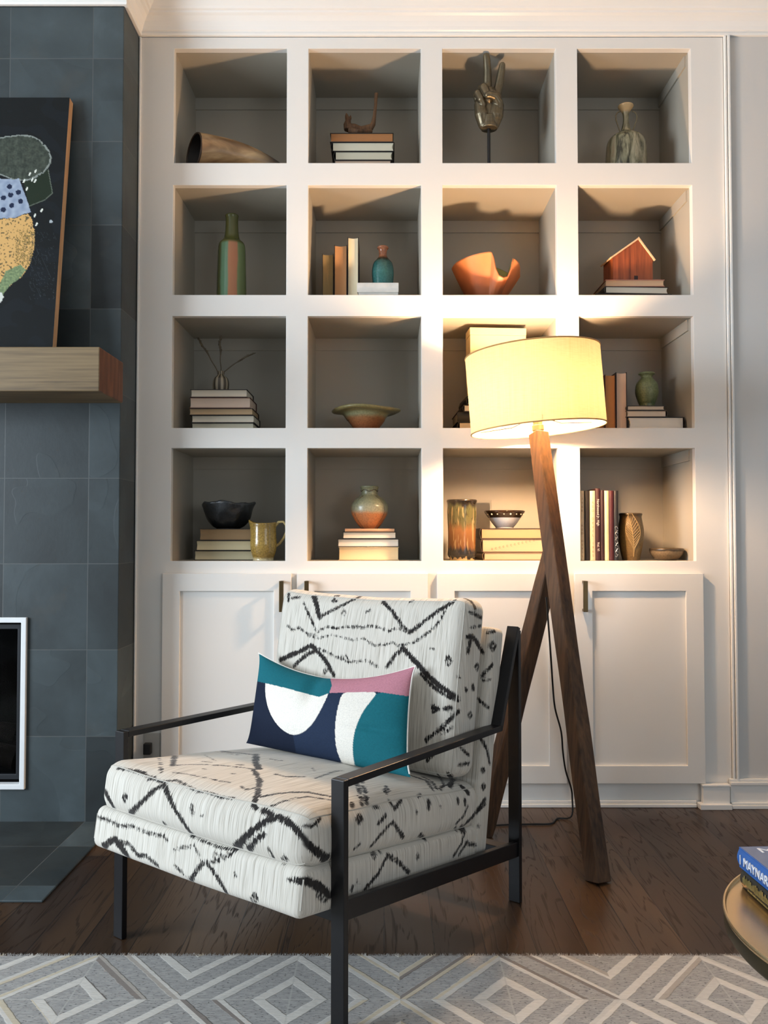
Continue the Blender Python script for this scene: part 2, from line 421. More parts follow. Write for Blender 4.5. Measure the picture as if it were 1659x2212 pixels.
m = MB(); m.box((XL, YM, mz0), (xm, YF, mz1)); m.build('mantel', MANTEL, fp, bevel=.004)

# ---------------- canvas leaning on the mantel
ca_b = Vector((0, YM + .085, mz1 + .001))       # bottom front line of the canvas
ytop = P(134, 211, YF - .035).z
hgt = ytop - ca_b.z; lean = math.atan2((YF - .036) - ca_b.y, hgt)
xr_ = P(113, 745, ca_b.y).x; wid = .92; L_ = hgt / math.cos(lean)
artroot = thing('canvas_painting', (xr_ - wid / 2, ca_b.y, ca_b.z), 'black canvas with an abstract mushroom-like painting leaning on the mantel', 'painting')
Mart = Matrix.Translation((xr_, ca_b.y, ca_b.z)) @ Matrix.Rotation(-lean, 4, 'X')   # x to the right, y back, z up the canvas
# paint: colour per point of a fine grid, shapes measured in millimetre-like units of the photo (see paint())
def inpoly(x, y, pg):
    c = False; j = len(pg) - 1
    for i in range(len(pg)):
        xi, yi = pg[i]; xj, yj = pg[j]
        if (yi > y) != (yj > y) and x < (xj - xi) * (y - yi) / (yj - yi) + xi: c = not c
        j = i
    return c
def segd(x, y, ax, ay, bx, by):
    dx, dy = bx - ax, by - ay; t = max(0, min(1, ((x - ax) * dx + (y - ay) * dy) / (dx * dx + dy * dy + 1e-9)))
    return math.hypot(x - ax - t * dx, y - ay - t * dy)
STEM = [(-60, 388), (31, 388), (44, 420), (57, 458), (40, 464), (25, 470), (-60, 474)]
BODY = [(-80, 474), (0, 473), (30, 470), (52, 460), (60, 475), (66, 500), (67, 530), (60, 565), (45, 592), (20, 612), (0, 622), (-60, 600), (-90, 540)]
MOSS = [(14, 580), (40, 568), (52, 578), (40, 596), (20, 612), (8, 632), (-4, 622)]
LEAF = [(38, 386), (60, 380), (86, 366), (92, 392), (98, 418), (84, 432), (54, 445), (47, 420)]
DOTS = [(13, 404), (31, 416), (16, 422), (2, 428), (36, 435), (19, 444), (3, 453), (-12, 412), (-14, 440)]
DASH = [(63, 371), (52, 377), (57, 389), (63, 392), (41, 392), (47, 409), (78, 454), (65, 465), (69, 484)]
def paint(x, y):
    n1 = mnoise.noise(Vector((x * .11, y * .11, 1))); n2 = mnoise.noise(Vector((x * .28, y * .28, 5))); n3 = mnoise.noise(Vector((x * .03, y * .03, 9)))
    c = (20, 23, 24) if n3 < .15 else (22, 26, 29)
    ex, ey = (x - 22), (y - 340); a = .12; u = ex * math.cos(a) + ey * math.sin(a); v = -ex * math.sin(a) + ey * math.cos(a)
    e = math.hypot(u / 70, v / (47 + 4 * math.sin(u * .05))) + .03 * n1
    if inpoly(x, y, LEAF): c = (32, 42, 30)
    if abs(segd(x, y, 88, 368, 98, 418)) < .8 or segd(x, y, 98, 418, 84, 432) < .8 or segd(x, y, 84, 432, 54, 445) < .8: c = (92, 100, 88)
    if e < 1: c = (60 + 16 * n1 + 14 * n2, 66 + 16 * n1 + 14 * n2, 58 + 14 * n1 + 12 * n2)
    if abs(e - 1) < .03 and n2 > -.35: c = (128, 134, 128)
    if inpoly(x + 2 * n2, y + 3 * n1, BODY):
        c = (200, 158, 98) if n2 + .5 * n1 > -.34 else (96, 84, 58)
        if x > 30 and 495 < y < 570 and n2 > .12: c = (130, 108, 62)
    if inpoly(x + 2 * n2, y + 2 * n1, MOSS): c = (112 + 30 * n2, 128 + 30 * n2, 92 + 20 * n2)
    if inpoly(x, y + 2 * n1, STEM):
        c = (140 + 24 * n1, 152 + 22 * n1, 170 + 18 * n1)
        for dx, dy in DOTS:
            if math.hypot(x - dx, y - dy) < 5.2 + n2: c = (28, 38, 62)
    for dx, dy in DASH:
        q = x - dx + (y - dy) * .35
        if (q / 1.9) ** 2 + ((y - dy) / 4.2) ** 2 < 1: c = (214, 216, 205)
    if math.hypot(x - 97, y - 478) < 3.4: c = (160, 168, 172)
    if math.hypot((x - 4), (y - 634) / 1.4) < 7 + 3 * n2: c = (196, 198, 190)
    if 60 < x < 108 and 500 < y < 640 and abs(mnoise.noise(Vector((x * .45 - y * .2, y * .02, 2)))) < .02: c = (48, 54, 58)
    return c
PX = L_ / 535.0; step = .0024
nxg, nzg = int(.34 / step), int(L_ / step)
vs = []; cs = []; fs = []
for i in range(nxg + 1):
    for j in range(nzg + 1):
        x = -i * step if i < nxg else -wid
        z = L_ * j / nzg
        vs.append(Mart @ Vector((x, 0, z)))
        c = paint(108 + 18 * z / L_ - (i * step) / PX, 745 - z / PX) if i < nxg else (20, 23, 24)
        cs.append((*lin([max(0, q) for q in c]), 1))
for i in range(nxg):
    for j in range(nzg):
        a = i * (nzg + 1) + j; fs.append((a, a + 1, a + nzg + 2, a + nzg + 1))
k = NT('painted_canvas'); at = k.n('ShaderNodeAttribute', attribute_name='paint')
k.bump(k.noise(k.tc(), 420, 2), .1); PAINT = k.done(at.outputs['Color'], .65, 0, .15)
m = MB(); m.add(vs, fs, 0)
cv = m.build('painted_face', PAINT, artroot)
ca = cv.data.color_attributes.new('paint', 'FLOAT_COLOR', 'POINT'); ca.data.foreach_set('color', np.array(cs, dtype=np.float32).ravel())
m = MB(); m.box((-wid, .0015, 0), (0, .034, L_), M=Mart)
m.build('stretcher_edge', wood('pine_edge', (178, 138, 100), (210, 172, 130), .6, 2), artroot, bevel=.001)

# ================================================================== BOOKCASE
COLS = [(372.5, 618), (665, 910), (956.5, 1203.5), (1250.5, 1497.5)]
ROWS = [(105, 352), (400, 637), (683, 924.5), (968, 1212)]
CXW = [(P(a, 660, 0).x, P(b, 660, 0).x) for a, b in COLS]
CZW = [(P(830, b, 0).z, P(830, a, 0).z) for a, b in ROWS]     # (floor, top)
SZ = [c[0] for c in CZW]
DEP = .375; FT = .03
bc = thing('bookcase', ((XF + XR) / 2, 0, 0), 'white built-in bookcase of sixteen open cubbies over four cupboard doors', 'bookcase')
xs = [XF + .002] + [q for c in CXW for q in c] + [XR]
zs = [.001] + sorted(q for c in CZW for q in c) + [ZC - .001]
m = MB(); plate(m, xs, zs, lambda i, j: not (i % 2 == 1 and j % 2 == 1), 0, FT)
m.build('face_frame', WHITE, bc, bevel=.0015)
for r in range(4):
    for c in range(4):
        x0, x1 = CXW[c]; z0, z1 = CZW[r]; b = .012; y0 = FT + .0005
        m = MB()
        m.box((x0 - b, DEP, z0 - b), (x1 + b, DEP + b, z1 + b)); m.box((x0 - b, y0, z0 - b), (x0, DEP, z1 + b)); m.box((x1, y0, z0 - b), (x1 + b, DEP, z1 + b))
        m.box((x0, y0, z0 - b), (x1, DEP, z0)); m.box((x0, y0, z1), (x1, DEP, z1 + b))
        # hanging cleats below the top at the back and the sides
        m.box((x0, DEP - .006, z1 - .052), (x1, DEP, z1))
        if c == 3: m.box((x1 - .007, y0 + .02, z1 - .045), (x1, DEP - .006, z1))
        m.build('cubby', NICHE, bc)
DOORS = [(349, 628.5, 607.5), (640.5, 925, 662), (944.5, 1224, 1206), (1243, 1522, 1265)]
for x0p, x1p, hp_ in DOORS:
    Y = -.022
    x0, x1 = P(x0p, 1450, Y).x, P(x1p, 1450, Y).x; z1, z0 = P(800, 1239, Y).z, P(1300, 1693, Y).z
    s = .068
    m = MB(); plate(m, [x0, x0 + s, x1 - s, x1], [z0, z0 + s, z1 - s, z1], lambda i, j: not (i == 1 and j == 1), Y, -.0008)
    m.box((x0 + s - .001, Y + .011, z0 + s - .001), (x1 - s + .001, -.001, z1 - s + .001))
    d = m.build('door', WHITE, bc, bevel=.0015)
    hx_ = P(hp_, 1290, Y - .03).x; za, zb = P(hp_, 1255, Y - .03).z, P(hp_, 1322, Y - .03).z
    m = MB(); m.box((hx_ - .0085, Y - .034, zb), (hx_ + .0085, Y - .024, za))
    for zz in (za - .010, zb + .0): m.box((hx_ - .006, Y - .026, zz), (hx_ + .006, Y + .0005, zz + .010))
    m.build('handle', BRONZE_PULL, d, bevel=.0012)
# outlet beside the fireplace
oy = -.001; a, b = P(311, 1583, oy), P(346, 1644, oy)
ot = thing('wall_outlet', ((a.x + b.x) / 2, oy, b.z), 'white power outlet low on the bookcase beside the fireplace', 'outlet')
m = MB(); m.box((a.x, -.007, b.z), (b.x, -.0008, a.z)); m.build('cover_plate', mat('outlet_plate', (182, 178, 170), .4), ot, bevel=.002)
m = MB(); q = P(319, 1612, -.02); m.box((q.x - .014, -.034, q.z - .030), (q.x + .014, -.0072, q.z + .012)); m.build('plug', BLKPLASTIC, ot, bevel=.003)

# ================================================================== BOOKS
_pg = {}; _cv = {}
def PG(c):
    if c not in _pg: _pg[c] = pages('book_pages', c)
    return _pg[c]
def CVR(c, gloss=.55):
    if c not in _cv: _cv[c] = mat('book_cover', c, gloss, var=.08, vs=30, bump=.08, bs=500)
    return _cv[c]
def book(mode, box, label, cover, page, group=None, rz=0, bt=.0026, lap=.0035, rounded=True):
    """box = (x0,x1,y0,y1,z0,z1).  mode: F fore-edge to the room, S spine to the room, L / R spine to that side (flat);
       UF / US upright with fore-edge / spine to the room"""
    x0, x1, y0, y1, z0, z1 = box
    up = mode[0] == 'U'
    cx, cy = (x0 + x1) / 2, (y0 + y1) / 2
    root = thing('book', (cx, cy, z0), label, 'book', group, rz)
    # local frame: l along spine, w from spine (0) to fore-edge (W), t thickness
    if up: Ld, Wd, Td = z1 - z0, y1 - y0, x1 - x0
    elif mode in 'FS': Ld, Wd, Td = x1 - x0, y1 - y0, z1 - z0
    else: Ld, Wd, Td = y1 - y0, x1 - x0, z1 - z0
    rot = Matrix.Rotation(rz, 4, 'Z')
    def mp(l, w, t):
        if mode == 'F': v = (l - Ld / 2, Wd / 2 - w, t)
        elif mode == 'S': v = (l - Ld / 2, -Wd / 2 + w, t)
        elif mode == 'L': v = (-Wd / 2 + w, l - Ld / 2, t)
        elif mode == 'R': v = (Wd / 2 - w, l - Ld / 2, t)
        elif mode == 'UF': v = (t - Td / 2, Wd / 2 - w, l)
        else: v = (t - Td / 2, -Wd / 2 + w, l)
        return Vector((cx, cy, z0)) + (rot @ Vector(v))
    def bx(m, a, b):
        q = [(a[0], a[1], a[2]), (b[0], a[1], a[2]), (b[0], b[1], a[2]), (a[0], b[1], a[2]), (a[0], a[1], b[2]), (b[0], a[1], b[2]), (b[0], b[1], b[2]), (a[0], b[1], b[2])]
        m.add([mp(*v) for v in q], [(3, 2, 1, 0), (4, 5, 6, 7), (0, 1, 5, 4), (1, 2, 6, 5), (2, 3, 7, 6), (3, 0, 4, 7)])
    m = MB(); bx(m, (0, .004, 0), (Ld, Wd, bt)); bx(m, (0, .004, Td - bt), (Ld, Wd, Td))
    n = 8; pr = []
    bul = min(.006, Td * .18) if rounded else 0
    for i in range(n + 1):
        u = i / n; pr.append((.004 + bul * (1 - math.sin(u * math.pi)) - bul * 0, Td * u))
    vs = []; fs = []
    for w, t in pr: vs += [mp(0, w - .004, t), mp(Ld, w - .004, t)]
    for w, t in reversed(pr): 
        t2 = min(max(t, bt * .3), Td - bt * .3); vs += [mp(0, w - .004 + bt, t2), mp(Ld, w - .004 + bt, t2)]
    k2 = len(vs) // 2
    for i in range(k2):
        j = (i + 1) % k2; fs.append((2 * i, 2 * i + 1, 2 * j + 1, 2 * j))
    fs.append(tuple(2 * i for i in range(k2))[::-1]); fs.append(tuple(2 * i + 1 for i in range(k2)))
    m.add(vs, fs)
    m.build('cover', CVR(cover), root, bevel=.0006, seg=1)
    # page block with a hollowed fore-edge
    vs = []; fs = []; lf = []
    for i in range(n + 1):
        u = i / n; t = bt + (Td - 2 * bt) * u; hollow = min(.006, Td * .15) * math.sin(u * math.pi) if rounded else 0
        for l in (lap, Ld - lap):
            vs += [mp(l, .004 + bul, t), mp(l, Wd - lap - hollow, t)]; lf += [t, t]
    for i in range(n):
        a = i * 4; b = a + 4
        fs += [(a, b, b + 1, a + 1), (a + 2, a + 3, b + 3, b + 2), (a + 1, b + 1, b + 3, a + 3), (a, a + 2, b + 2, b)]
    fs += [(0, 1, 3, 2), (n * 4, n * 4 + 2, n * 4 + 3, n * 4 + 1)]
    m = MB(); m.add(vs, fs)
    o = m.build('pages', PG(page), root)
    at = o.data.attributes.new('leaf', 'FLOAT', 'POINT'); at.data.foreach_set('value', lf)
    return root, mp, (Ld, Wd, Td)
def stack(Y, rows, zfloor, depth, group):
    """rows from the top: (mode, x0px, x1px, ytop, ybot, label, cover, page[, extra depth, rz]); rows rest on one another, the lowest on the shelf.
       Returns the z of the top of the pile."""
    k_ = 1 / ppm(Y)
    zs_ = [P(830, r[3], Y).z for r in rows] + [zfloor]
    for i, r in enumerate(rows):
        x0, x1 = P(r[1], r[3], Y).x, P(r[2], r[3], Y).x
        dd = depth + (r[8] if len(r) > 8 else 0); rz = r[9] if len(r) > 9 else 0
        book(r[0], (x0, x1, Y, Y + dd, zs_[i + 1] + .0004, zs_[i]), r[5], r[6], r[7], group, rz)
    return zs_[0]
DK = (26, 23, 22); CREAM = (214, 204, 182)
gA = 'books stacked under the driftwood sculpture'
zA = stack(.07, [
    ('F', 713, 850, 287, 306, 'brown-paged dark book, topmost under the driftwood sculpture', (34, 28, 24), (168, 116, 74)),
    ('L', 714, 852, 307, 326, 'cream-paged black book, second under the driftwood sculpture', DK, (206, 200, 178), .0),
    ('L', 720, 849, 327, 345, 'cream-paged black book, third under the driftwood sculpture', (22, 20, 20), (200, 194, 172)),
    ('F', 722, 845, 346, 352, 'pinkish-paged book, lowest under the driftwood sculpture', (40, 34, 32), (206, 180, 158)),
], SZ[0], .19, gA)
gB = 'upright books beside the teal vase'
for (xa_, xb_, yt, lab, cv_, pg_) in ((696, 721, 548, 'olive-paged upright book, shortest of the three beside the teal vase', (46, 38, 26), (142, 122, 84)),
                                   (722, 750, 529, 'tan-paged upright book standing between a shorter olive and a taller cream one', (48, 36, 26), (190, 142, 98)),
                                   (751, 775, 512, 'tallest upright book with cream pages, next to the white books', (44, 38, 34), (226, 214, 182))):
    Y = .10; book('UF', (P(xa_, 600, Y).x, P(xb_, 600, Y).x - .001, Y, Y + .17, SZ[1] + .0005, P(700, yt, Y).z), lab, cv_, pg_, gB)
gC = 'books stacked under the teal vase'
zC = stack(.08, [
    ('S', 771, 861, 610, 629.5, 'white book lying flat directly under the teal vase', (228, 222, 212), (220, 214, 200)),
    ('S', 774, 860, 630.5, 637, 'pale grey book at the shelf below the white book and teal vase', (190, 190, 184), (210, 206, 194)),
], SZ[1], .2, gC)
gD = 'books stacked under the little wooden house'
zD = stack(.08, [
    ('F', 1308, 1436, 604, 618, 'tan-paged pinkish book, topmost under the little wooden house', (176, 122, 104), (206, 172, 138)),
    ('L', 1301, 1443, 619, 633.5, 'cream-paged book with dark spine, middle one under the wooden house', (52, 40, 30), (208, 198, 180), .02, .05),
    ('F', 1285, 1451, 634.5, 637, 'wide dark book, lowest under the little wooden house', (34, 28, 25), (120, 100, 80), .03, .03),
], SZ[1], .2, gD)
gE = 'books stacked under the twig vase'
zE = stack(.09, [
    ('F', 411, 534, 841, 857.5, 'cream book with dark cover, topmost under the striped twig vase', DK, (216, 206, 188)),
    ('F', 409, 541, 858.5, 881, 'thick pinkish-paged book, second from top under the twig vase', (74, 36, 28), (212, 190, 172)),
    ('F', 408, 546, 882, 896, 'tan-paged dark book, middle of the stack under the twig vase', (40, 28, 22), (190, 164, 130)),
    ('F', 413, 549, 897, 912.5, 'cream-paged dark book, second from bottom under the twig vase', DK, (216, 208, 190)),
    ('F', 413, 548, 913.5, 925, 'pale-paged dark book, lowest of the stack under the twig vase', (30, 28, 26), (204, 200, 180)),
], SZ[2], .17, gE)
gF = 'books stacked behind the lamp shade'
zF = stack(.09, [
    ('L', 1003, 1130, 856, 874, 'pale-paged black book, topmost of the pile behind the lamp shade', (24, 22, 21), (206, 196, 178), 0, .06),
    ('L', 996, 1136, 875, 889, 'white-paged black book, second in the pile behind the lamp shade', (22, 20, 20), (216, 208, 192), 0, .05),
    ('S', 986, 1134, 890, 911, 'thick black book with its spine to the room behind the lamp shade', (20, 19, 19), (190, 180, 160), 0, .03),
    ('L', 988, 1138, 912, 925, 'cream-paged black book, lowest of the pile behind the lamp shade', (26, 23, 22), (214, 200, 176)),
], SZ[2], .2, gF)
gG = 'upright books beside the lamp shade'
for (xa_, xb_, yt, lab, cv_, pg_) in ((1283, 1306, 812, 'brown-paged upright book mostly hidden by the lamp shade', (70, 44, 28), (150, 102, 66)),
                                   (1307, 1330, 809, 'orange-brown-paged upright book just right of the lamp shade', (86, 52, 32), (172, 122, 78)),
                                   (1331, 1355, 804, 'upright book with pinkish pages and black cover near the green vase', (26, 24, 24), (202, 176, 156))):
    Y = .09; book('UF', (P(xa_, 860, Y).x, P(xb_, 860, Y).x - .001, Y, Y + .17, SZ[2] + .0005, P(700, yt, Y).z), lab, cv_, pg_, gG)
gH = 'books stacked under the green vase'
zH = stack(.08, [
    ('L', 1353, 1437, 876, 885.5, 'small thin dark book directly under the small green vase', (44, 38, 34), (204, 192, 174)),
    ('R', 1353, 1443, 886.5, 900, 'small cream-paged book, middle one under the small green vase', (52, 44, 38), (208, 196, 178)),
    ('R', 1357, 1481, 901, 924, 'large white-paged book with black cover, lowest under the green vase', (20, 19, 20), (226, 222, 214), .03),
], SZ[2], .2, gH)
gI = 'books stacked under the dark bowl'
zI = stack(.10, [
    ('F', 430, 552, 1142, 1166.5, 'brown-paged book, topmost under the rough dark bowl', (38, 30, 24), (150, 124, 92)),
    ('F', 423, 560, 1167.5, 1188.5, 'pale-paged book, middle one under the rough dark bowl', (40, 34, 28), (206, 194, 158)),
    ('F', 419, 562, 1189.5, 1211, 'pale-paged book, lowest under the rough dark bowl', (34, 30, 26), (198, 188, 156)),
], SZ[3], .19, gI)
gJ = 'books stacked under the round vase'
zJ = stack(.10, [
    ('S', 745, 852, 1142, 1148, 'thin tan book, topmost under the round green and orange vase', (186, 142, 106), (200, 170, 140)),
    ('F', 740, 856, 1149, 1163, 'cream-paged black book, second under the round green vase', DK, (220, 206, 184)),
    ('F', 729, 862, 1164, 1180.5, 'wide white-paged black book, third under the round green vase', (24, 22, 22), (224, 214, 198)),
    ('F', 731, 862, 1181.5, 1211, 'thick cream book, lowest under the round green vase', (190, 164, 124), (232, 206, 160)),
], SZ[3], .19, gJ)
gK = 'books stacked under the small banded bowl'
k_rows = [
    ('L', 1034, 1182, 1141, 1163, 'tan-paged book, topmost under the small banded bowl', (58, 46, 34), (194, 152, 112), 0, .03),
    ('L', 1036, 1184, 1164, 1192, 'thick cream-paged book with scribbled edge under the banded bowl', (70, 50, 40), (206, 174, 138), 0, .03),
    ('L', 1040, 1186, 1193, 1211, 'cream-paged book, lowest under the small banded bowl', (120, 92, 66), (202, 172, 138), 0, .03)]
zK = stack(.10, k_rows, SZ[3], .19, gK)
INK = mat('ink', (150, 110, 84), .8)
# scribble along the page edges of the middle book
kb = [o for o in bpy.data.objects if o.get('label', '').startswith('thick cream-paged book with scribbled')][0]
m = MB(); kp = [c for c in kb.children if c.name.startswith('pages')][0]
for i in range(12):
    q = P(1062 + i * 8.2, 1186 - i * 1.7, .0985); rr = .0052
    m.tube([q + Vector((rr * math.cos(t_) * .8 + .001 * t_, -.0005, rr * math.sin(t_) * .7)) for t_ in [s_ * .6 for s_ in range(9)]], .0007, 5)
m.build('scribble', INK, kp)

# yearbooks standing with their spines to the room
YB = [(1253, 1262.5, 1060, (206, 190, 158), 'cream yearbook spine leftmost of the upright row', '1960   RED   DEVIL', (150, 120, 80), 0),
      (1263, 1274.5, 1060, (28, 24, 24), 'black book between the two cream yearbooks in the upright row', None, None, 0),
      (1275, 1286.5, 1060, (222, 206, 172), 'cream yearbook with RED DEVIL 1965 lettered down its spine', 'RED DEVIL 1965', (176, 140, 92), 1),
      (1287, 1297.5, 1055, (52, 22, 26), 'tallest dark maroon yearbook with white Northwood lettering on its spine', None, None, 2),
      (1298, 1306, 1059, (46, 22, 24), 'narrow dark maroon book just right of the Northwood yearbook', None, None, 0),
      (1306.5, 1316, 1060, (232, 208, 158), 'yellowish cream book between the two plain maroon books', None, None, 0),
      (1316.5, 1326.5, 1060, (66, 20, 24), 'plain red-maroon book beside the black marbled book', None, None, 0),
      (1327, 1336.5, 1060, (24, 23, 25), 'black book with silver marbling beside the leaf vase', None, None, 3)]
WLET = mat('white_ink', (226, 220, 210), .5)
for (a, b, yt, cv_, lab, txt, tcol, style) in YB:
    Y = .045
    bk, mp, dims = book('US', (P(a, 1140, Y).x + .0004, P(b, 1140, Y).x - .0002, Y, Y + .21, SZ[3] + .0005, P(830, yt, Y).z), lab, cv_, (214, 200, 172), 'yearbooks standing in a row', bt=.0022)
    cover = [c for c in bk.children if c.name.startswith('cover')][0]
    xm_ = (P(a, 1140, Y).x + P(b, 1140, Y).x) / 2; yy = Y - .0004
    V = Matrix(((0, -1, 0, 0), (0, 0, -1, 0), (-1, 0, 0, 0), (0, 0, 0, 1)))   # text x -> -z (down), text y -> -x... 
    def down(zpx):  # lettering reading top to bottom, letter tops towards +x
        z = P(830, zpx, Y).z
        return Matrix(((0, 1, 0, xm_), (0, 0, -1, yy), (-1, 0, 0, z), (0, 0, 0, 1)))
    if style == 1:
        for i, ch in enumerate('RED DEVIL 1965'):
            if ch == ' ': continue
            z = P(830, 1086 + i * 8.8, Y).z
            lettering(ch, .0135, mat('gilt', tcol, .5), cover, Matrix(((1, 0, 0, xm_), (0, 0, -1, yy), (0, 1, 0, z), (0, 0, 0, 1))), ax='CENTER')
    elif style == 2:
        lettering('Northwood Jr. High', .0130, WLET, cover, down(1078)); lettering('Vol. VI', .0130, WLET, cover, down(1171))
    elif style == 3:
        m = MB(); SIL = mat('silver_foil', (186, 186, 188), .3, .8)
        for i in range(16):
            z = P(830, 1140 + i * 4.0, Y).z; wv = .0055
            m.tube([Vector((xm_ - wv + 2 * wv * s_ / 5, yy, z + .006 * math.sin(i * 1.9 + s_ * .8))) for s_ in range(6)], .0007 + .0005 * (i % 3 == 0), 5)
        m.build('marbling', SIL, cover)
    elif txt:
        for i, ch in enumerate('1960'): 
            lettering(ch, .011, mat('gilt', tcol, .5), cover, Matrix(((1, 0, 0, xm_), (0, 0, -1, yy), (0, 1, 0, P(830, 1078 + i * 8.5, Y).z), (0, 0, 0, 1))), ax='CENTER')
        for i, ch in enumerate('RED DEVIL'):
            if ch != ' ': lettering(ch, .011, mat('gilt', tcol, .5), cover, Matrix(((1, 0, 0, xm_), (0, 0, -1, yy), (0, 1, 0, P(830, 1136 + i * 8.2, Y).z), (0, 0, 0, 1))), ax='CENTER')

# ================================================================== POTS
def pot(name, label, cat, cx, Y, prof, z0, material, wall=.005, fn=None, seg=64, parent=None):
    """prof: (half width px, y px) from the rim down, measured on the plane Y; the foot stands at z0"""
    k_ = 1 / ppm(Y); c = P(cx, prof[-1][1], Y)
    pr = [(hw * k_, P(cx, y, Y).z) for hw, y in prof]
    zb = pr[-1][1]; pr[-1] = (pr[-1][0], z0)
    pr = [(r, max(z, z0)) for r, z in pr]
    out = [(r, z - z0) for r, z in reversed(pr)]          # foot up to rim
    # smooth the outline
    fine = []
    for i in range(len(out) - 1):
        p0 = out[max(i - 1, 0)]; p1 = out[i]; p2 = out[i + 1]; p3 = out[min(i + 2, len(out) - 1)]
        for s_ in range(6):
            t = s_ / 6
            q = [.5 * (2 * p1[d] + (-p0[d] + p2[d]) * t + (2 * p0[d] - 5 * p1[d] + 4 * p2[d] - p3[d]) * t * t + (-p0[d] + 3 * p1[d] - 3 * p2[d] + p3[d]) * t ** 3) for d in (0, 1)]
            fine.append((max(q[0], .002), max(q[1], 0)))
    fine.append(out[-1])
    inner = [(max(r - wall, .0015), z) for r, z in reversed(fine) if z > wall * 1.5]
    inner[0] = (inner[0][0], fine[-1][1] - .0005)
    prof3 = [(fine[0][0] * .6, .0)] + fine + [(fine[-1][0] - wall * .5, fine[-1][1] + wall * .35)] + inner + [(.001, inner[-1][1])]
    m = MB(); m.lathe(prof3, (c.x, Y, z0), seg, fn=fn)
    if parent is not None: return m.build(name, material, parent)
    return tag(m.build(name, material, origin=(c.x, Y, z0)), label, cat)

# tall striped bottle vase
k = NT('striped_glaze'); p = k.sep(k.tc())
xx = k.mth('ADD', p[0], k.mth('MULTIPLY', k.mth('SUBTRACT', k.noise(k.mp(k.tc(), (30, 30, 9)), 1, 2), .5), .012))
f = k.mth('ADD', k.mth('MULTIPLY', xx, 8.5), .5)
st = k.ramp(f, [(0, lin((74, 80, 46))), (.16, lin((78, 82, 48))), (.24, lin((98, 132, 102))), (.44, lin((98, 130, 100))), (.49, lin((166, 112, 78))), (.75, lin((160, 108, 78))), (.80, lin((104, 122, 78))), (1, lin((88, 100, 60)))])
zz = k.smooth(k.sep(k.tc('Generated'))[2], .64, .68)
col = k.mix(zz, st, lin((80, 82, 42)))
col = k.mix(k.mth('MULTIPLY', k.smooth(k.noise(k.tc(), 14, 2), .62, .74), .5), col, lin((86, 62, 44)))
STRIPE = k.done(col, .22)
pot('bottle_vase', 'tall striped green and orange bottle vase alone in its cubby', 'vase', 500, .15, [(13, 465), (14.5, 467), (13.5, 475), (14, 495), (16, 512), (20, 520), (27, 527), (29.5, 540), (30.5, 570), (31.5, 610), (32, 640), (31, 660)], SZ[1] + .0005, STRIPE)
# teal vase
pot('vase', 'small teal vase with a brown neck on the white books', 'vase', 827, .16, [(12, 534), (12.5, 536.5), (9.5, 541), (8.5, 548), (9, 554), (14, 561), (20, 568), (23, 578), (24, 590), (23.5, 600), (21.5, 610)], zC + .0005,
    glaze('teal_glaze', [(0, (52, 100, 96)), (.35, (62, 112, 108)), (.6, (40, 78, 74)), (.68, (58, 50, 34)), (.74, (146, 92, 64)), (1, (168, 108, 78))], .15, .05))
# round vase
VR = glaze('round_vase_glaze', [(0, (112, 66, 38)), (.12, (182, 112, 66)), (.34, (186, 118, 72)), (.42, (158, 152, 124)), (.62, (132, 134, 108)), (1, (124, 124, 96))], .3, .04)
vr = thing('vase', (P(798, 1142, .17).x, .17, zJ), 'round-bellied green and orange vase on a stack of four books', 'vase')
pot('body', None, None, 798, .17, [(20.5, 1051), (20.5, 1053), (18, 1059), (17.5, 1066), (20, 1071), (31, 1079), (38.5, 1089), (40.5, 1099), (38, 1112), (29, 1128), (20, 1140), (18.5, 1143)], zJ + .0005, VR, parent=vr)
m = MB()
for sx_ in (-1, 1):
    c = P(798, 1142, .17); k_ = 1 / ppm(.17)
    pts = []
    for i in range(15):
        t = i / 14; z = zJ + .0005 + (P(798, 1072, .17).z - zJ) * (1 - t); hw = np.interp(1072 + 70 * t, [1071, 1079, 1089, 1099, 1112, 1128, 1140], [20, 31, 38.5, 40.5, 38, 29, 20]) * k_
        ang = R(-90) + sx_ * R(38 + 16 * math.sin(t * 3.1)); pts.append((c.x + math.cos(ang) * hw, .17 + math.sin(ang) * hw, z))
    m.tube(pts, .0013, 6)
zt = P(798, 1060, .17).z; m.tube([(c.x + math.cos(a) * 18.2 * k_, .17 + math.sin(a) * 18.2 * k_, zt + .004 * math.sin(a * 5)) for a in [i * 2 * math.pi / 40 for i in range(41)]], .0013, 6)
m.build('incised_line', mat('incised_brown', (74, 58, 40), .5), vr)
# small green vase
pot('vase', 'small plain green vase on the books right of the lamp shade', 'vase', 1397.5, .16, [(17, 806), (17.5, 808.5), (13, 812), (12, 816), (15, 820), (22, 829), (24.5, 842), (23.5, 854), (19, 868), (16.5, 874), (16.5, 877)], zH + .0005,
    glaze('green_glaze', [(0, (98, 106, 70)), (.5, (116, 126, 88)), (1, (118, 126, 90))], .4, .1, speck=.3, bump=.35))
